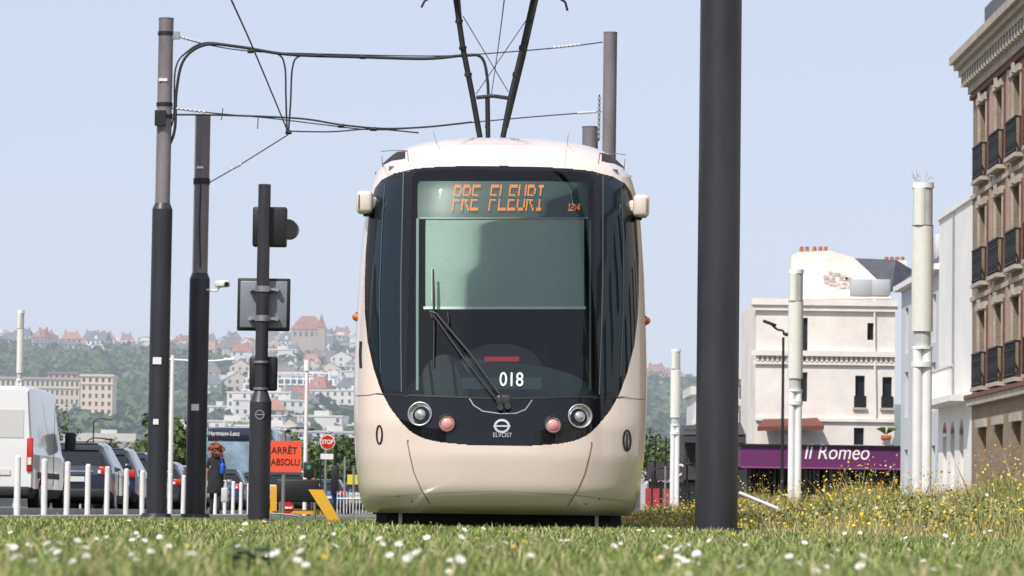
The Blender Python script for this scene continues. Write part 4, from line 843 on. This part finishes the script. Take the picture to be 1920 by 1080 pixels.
def flowers(name,x,y,z,r,mats,petals=9,stem=True):
    q=[];f=[];mi_=[];c=0
    for X,Yv,Zv,R_ in zip(x,y,z,r):
        t=Vector((random.uniform(-.6,.6),random.uniform(-1.0,.2),1)).normalized(); a=t.orthogonal().normalized(); b=t.cross(a); C=Vector((X,Yv,Zv))
        for k in range(petals):
            t0=2*math.pi*k/petals; w_=.26; A=a*math.cos(t0-w_)+b*math.sin(t0-w_); Bv=a*math.cos(t0+w_)+b*math.sin(t0+w_)
            q+=[C+A*R_*.25,C+A*R_+t*R_*.15,C+Bv*R_+t*R_*.15,C+Bv*R_*.25]; f.append([c,c+1,c+2,c+3]); c+=4; mi_.append(0)
        q+=[C+t*R_*.12+(a*s1+b*s2)*R_*.3 for s1,s2 in((1,0),(0,1),(-1,0),(0,-1))]; f.append([c,c+1,c+2,c+3]); c+=4; mi_.append(1)
        if stem: q+=[C+Vector((-.001,0,0)),C+Vector((.001,0,0)),Vector((X+.001,Yv,0)),Vector((X-.001,Yv,0))]; f.append([c,c+1,c+2,c+3]); c+=4; mi_.append(2)
    return mesh_np(name,np.array([tuple(v) for v in q]),np.array(f),mats,np.array(mi_))
wp_=mat("daisy_petal",(.82,.82,.82),.6); yc=mat("flower_yellow",(.78,.55,.03),.6)
fx=[];fy=[]
cl=[(30,1045,6.4,6),(85,1035,7.0,8),(135,1048,6.4,9),(210,1000,11,5),(270,1010,9.5,5),(345,990,14,3),(545,1055,6.3,5),(760,1050,6.6,5),(790,1062,6.3,4),(835,1060,6.4,4),(850,1010,9.5,3),(1090,1010,10,2),(1260,1035,7.5,7),(1285,1022,8,4),(1320,1040,7,4),(1500,1045,7,3),(1610,1050,6.8,3)]
for px,py,D,k in cl:
    for _ in range(k): d=D*random.uniform(.93,1.07); fx.append(GX(px+random.uniform(-30,30),d)); fy.append(d)
for _ in range(130): d=5.5*math.exp(random.random()*math.log(27/5.5)); fx.append(random.uniform(-.17,.14)*d); fy.append(d)
fx=np.array(fx);fy=np.array(fy); k_=(fx<xb(fy)); fx=fx[k_];fy=fy[k_]
flowers("daisies",fx,fy,RNG.uniform(.030,.070,len(fx)),RNG.uniform(.006,.0105,len(fx))*np.clip(fy/12,1,1.5),[wp_,yc,gm[0]])
n=60; d=RNG.uniform(7,26,n); flowers("buttercups",RNG.uniform(-.16,.10,n)*d,d,RNG.uniform(.04,.07,n),RNG.uniform(.006,.010,n),[yc,yc,gm[0]],5)
q=B(); wm=mat("weed_leaf",(.07,.11,.04),.6,var=.3,vscale=30)
for (px,D) in ((468,6.2),(505,6.6),(440,6.4)):
    X=GX(px,D)
    for k in range(16):
        an=k*2.4; l=random.uniform(.015,.038); zz=random.uniform(.02,.070); c=Vector((X+random.uniform(-.012,.012),D,zz)); d=Vector((math.cos(an),math.sin(an),.35)).normalized(); s=d.cross(Vector((0,0,1))).normalized()*l*.32
        q.add([c,c+d*l*.5+s,c+d*l,c+d*l*.5-s],[(0,1,2,3)],wm)
    q.cyl((X,D,0),(X,D,.085),.003,.002,wm,6)
q.build("broadleaf_weed")
# planting bed
n=115000; y=RNG.uniform(14,62,n); x=xb(y)+RNG.random(n)*5.2; keep=(x<6.8)&(np.hypot(x-GX(1343,De),(y-De))>.25)&(np.abs(x)<.2*y)&(x>1.32); x=x[keep];y=y[keep];n=len(x)
edge=np.clip((x-xb(y))/.9,0,1); pt=.5+.5*np.sin(x*2.1+y*.9)*np.sin(y*1.3-x*1.7)
h=(.05+edge*(.12+.085*np.clip(x-2,0,3)))*RNG.uniform(.4,1.3,n)*(.6+.65*pt); tl=RNG.random(n)<.035; h[tl]*=1.5; p_=RNG.random(n)+(1-edge)*.35
bm_=[mat("bed_green",(.15,.20,.045),.7,var=.3,vscale=2),mat("bed_olive",(.30,.30,.09),.7,var=.25,vscale=2),mat("bed_dry",(.52,.43,.21),.8,var=.2,vscale=2)]
mi=np.where(p_<.42,0,np.where(p_<.72,1,2)); blades("flower_bed",x,y,h,RNG.uniform(.002,.0055,n)*np.clip(y/26,.8,1.6),RNG.uniform(.1,.6,n),bm_,mi)
k=11000; ii=RNG.integers(0,n,k); ii=np.concatenate([ii[(edge[ii]>.25)&(RNG.random(k)<.2+.8*pt[ii])],np.nonzero(tl)[0]]); zf=h[ii]*RNG.uniform(.95,1.1,len(ii)); s=RNG.uniform(.007,.016,len(ii)); c=np.stack([x[ii],y[ii],zf],1)
ax=RNG.normal(size=(len(ii),3)); ax/=np.linalg.norm(ax,axis=1,keepdims=True); bx=np.cross(ax,RNG.normal(size=ax.shape)); bx/=np.linalg.norm(bx,axis=1,keepdims=True); s=s[:,None]
V=np.stack([c-ax*s,c-bx*s,c+ax*s,c+bx*s],1).reshape(-1,3); mesh_np("yellow_flowers",V,np.arange(len(V)).reshape(-1,4),[yc,mat("flower_pale",(.62,.60,.50),.7),mat("flower_orange",(.6,.28,.03),.7)],RNG.choice([0,0,0,0,1,2],len(ii)))
k=1500; yy_=RNG.uniform(16,55,k); xx_=xb(yy_)+.5+RNG.random(k)*4.6; kk=(xx_<6.6)&(xx_<.2*yy_)&(np.hypot(xx_-GX(1343,De),(yy_-De))>.35); xx_=xx_[kk];yy_=yy_[kk]; k=len(xx_)
hh=RNG.uniform(.05,.15,k)+.04*np.clip(xx_-2,0,3); V,Fq=clumps(np.stack([xx_,yy_,hh*.7],1),np.stack([hh*1.2,hh*1.2,hh],1),34,np.full(k,.011),RNG); mesh_np("bed_foliage",V,Fq,bm_,RNG.choice([0,0,1,1,2],len(Fq)))
q=B(); q.tube([P(1388,925,33),P(1460,955,31)],.02,white); q.build("handrail")
print("DONE",len(bpy.data.objects))
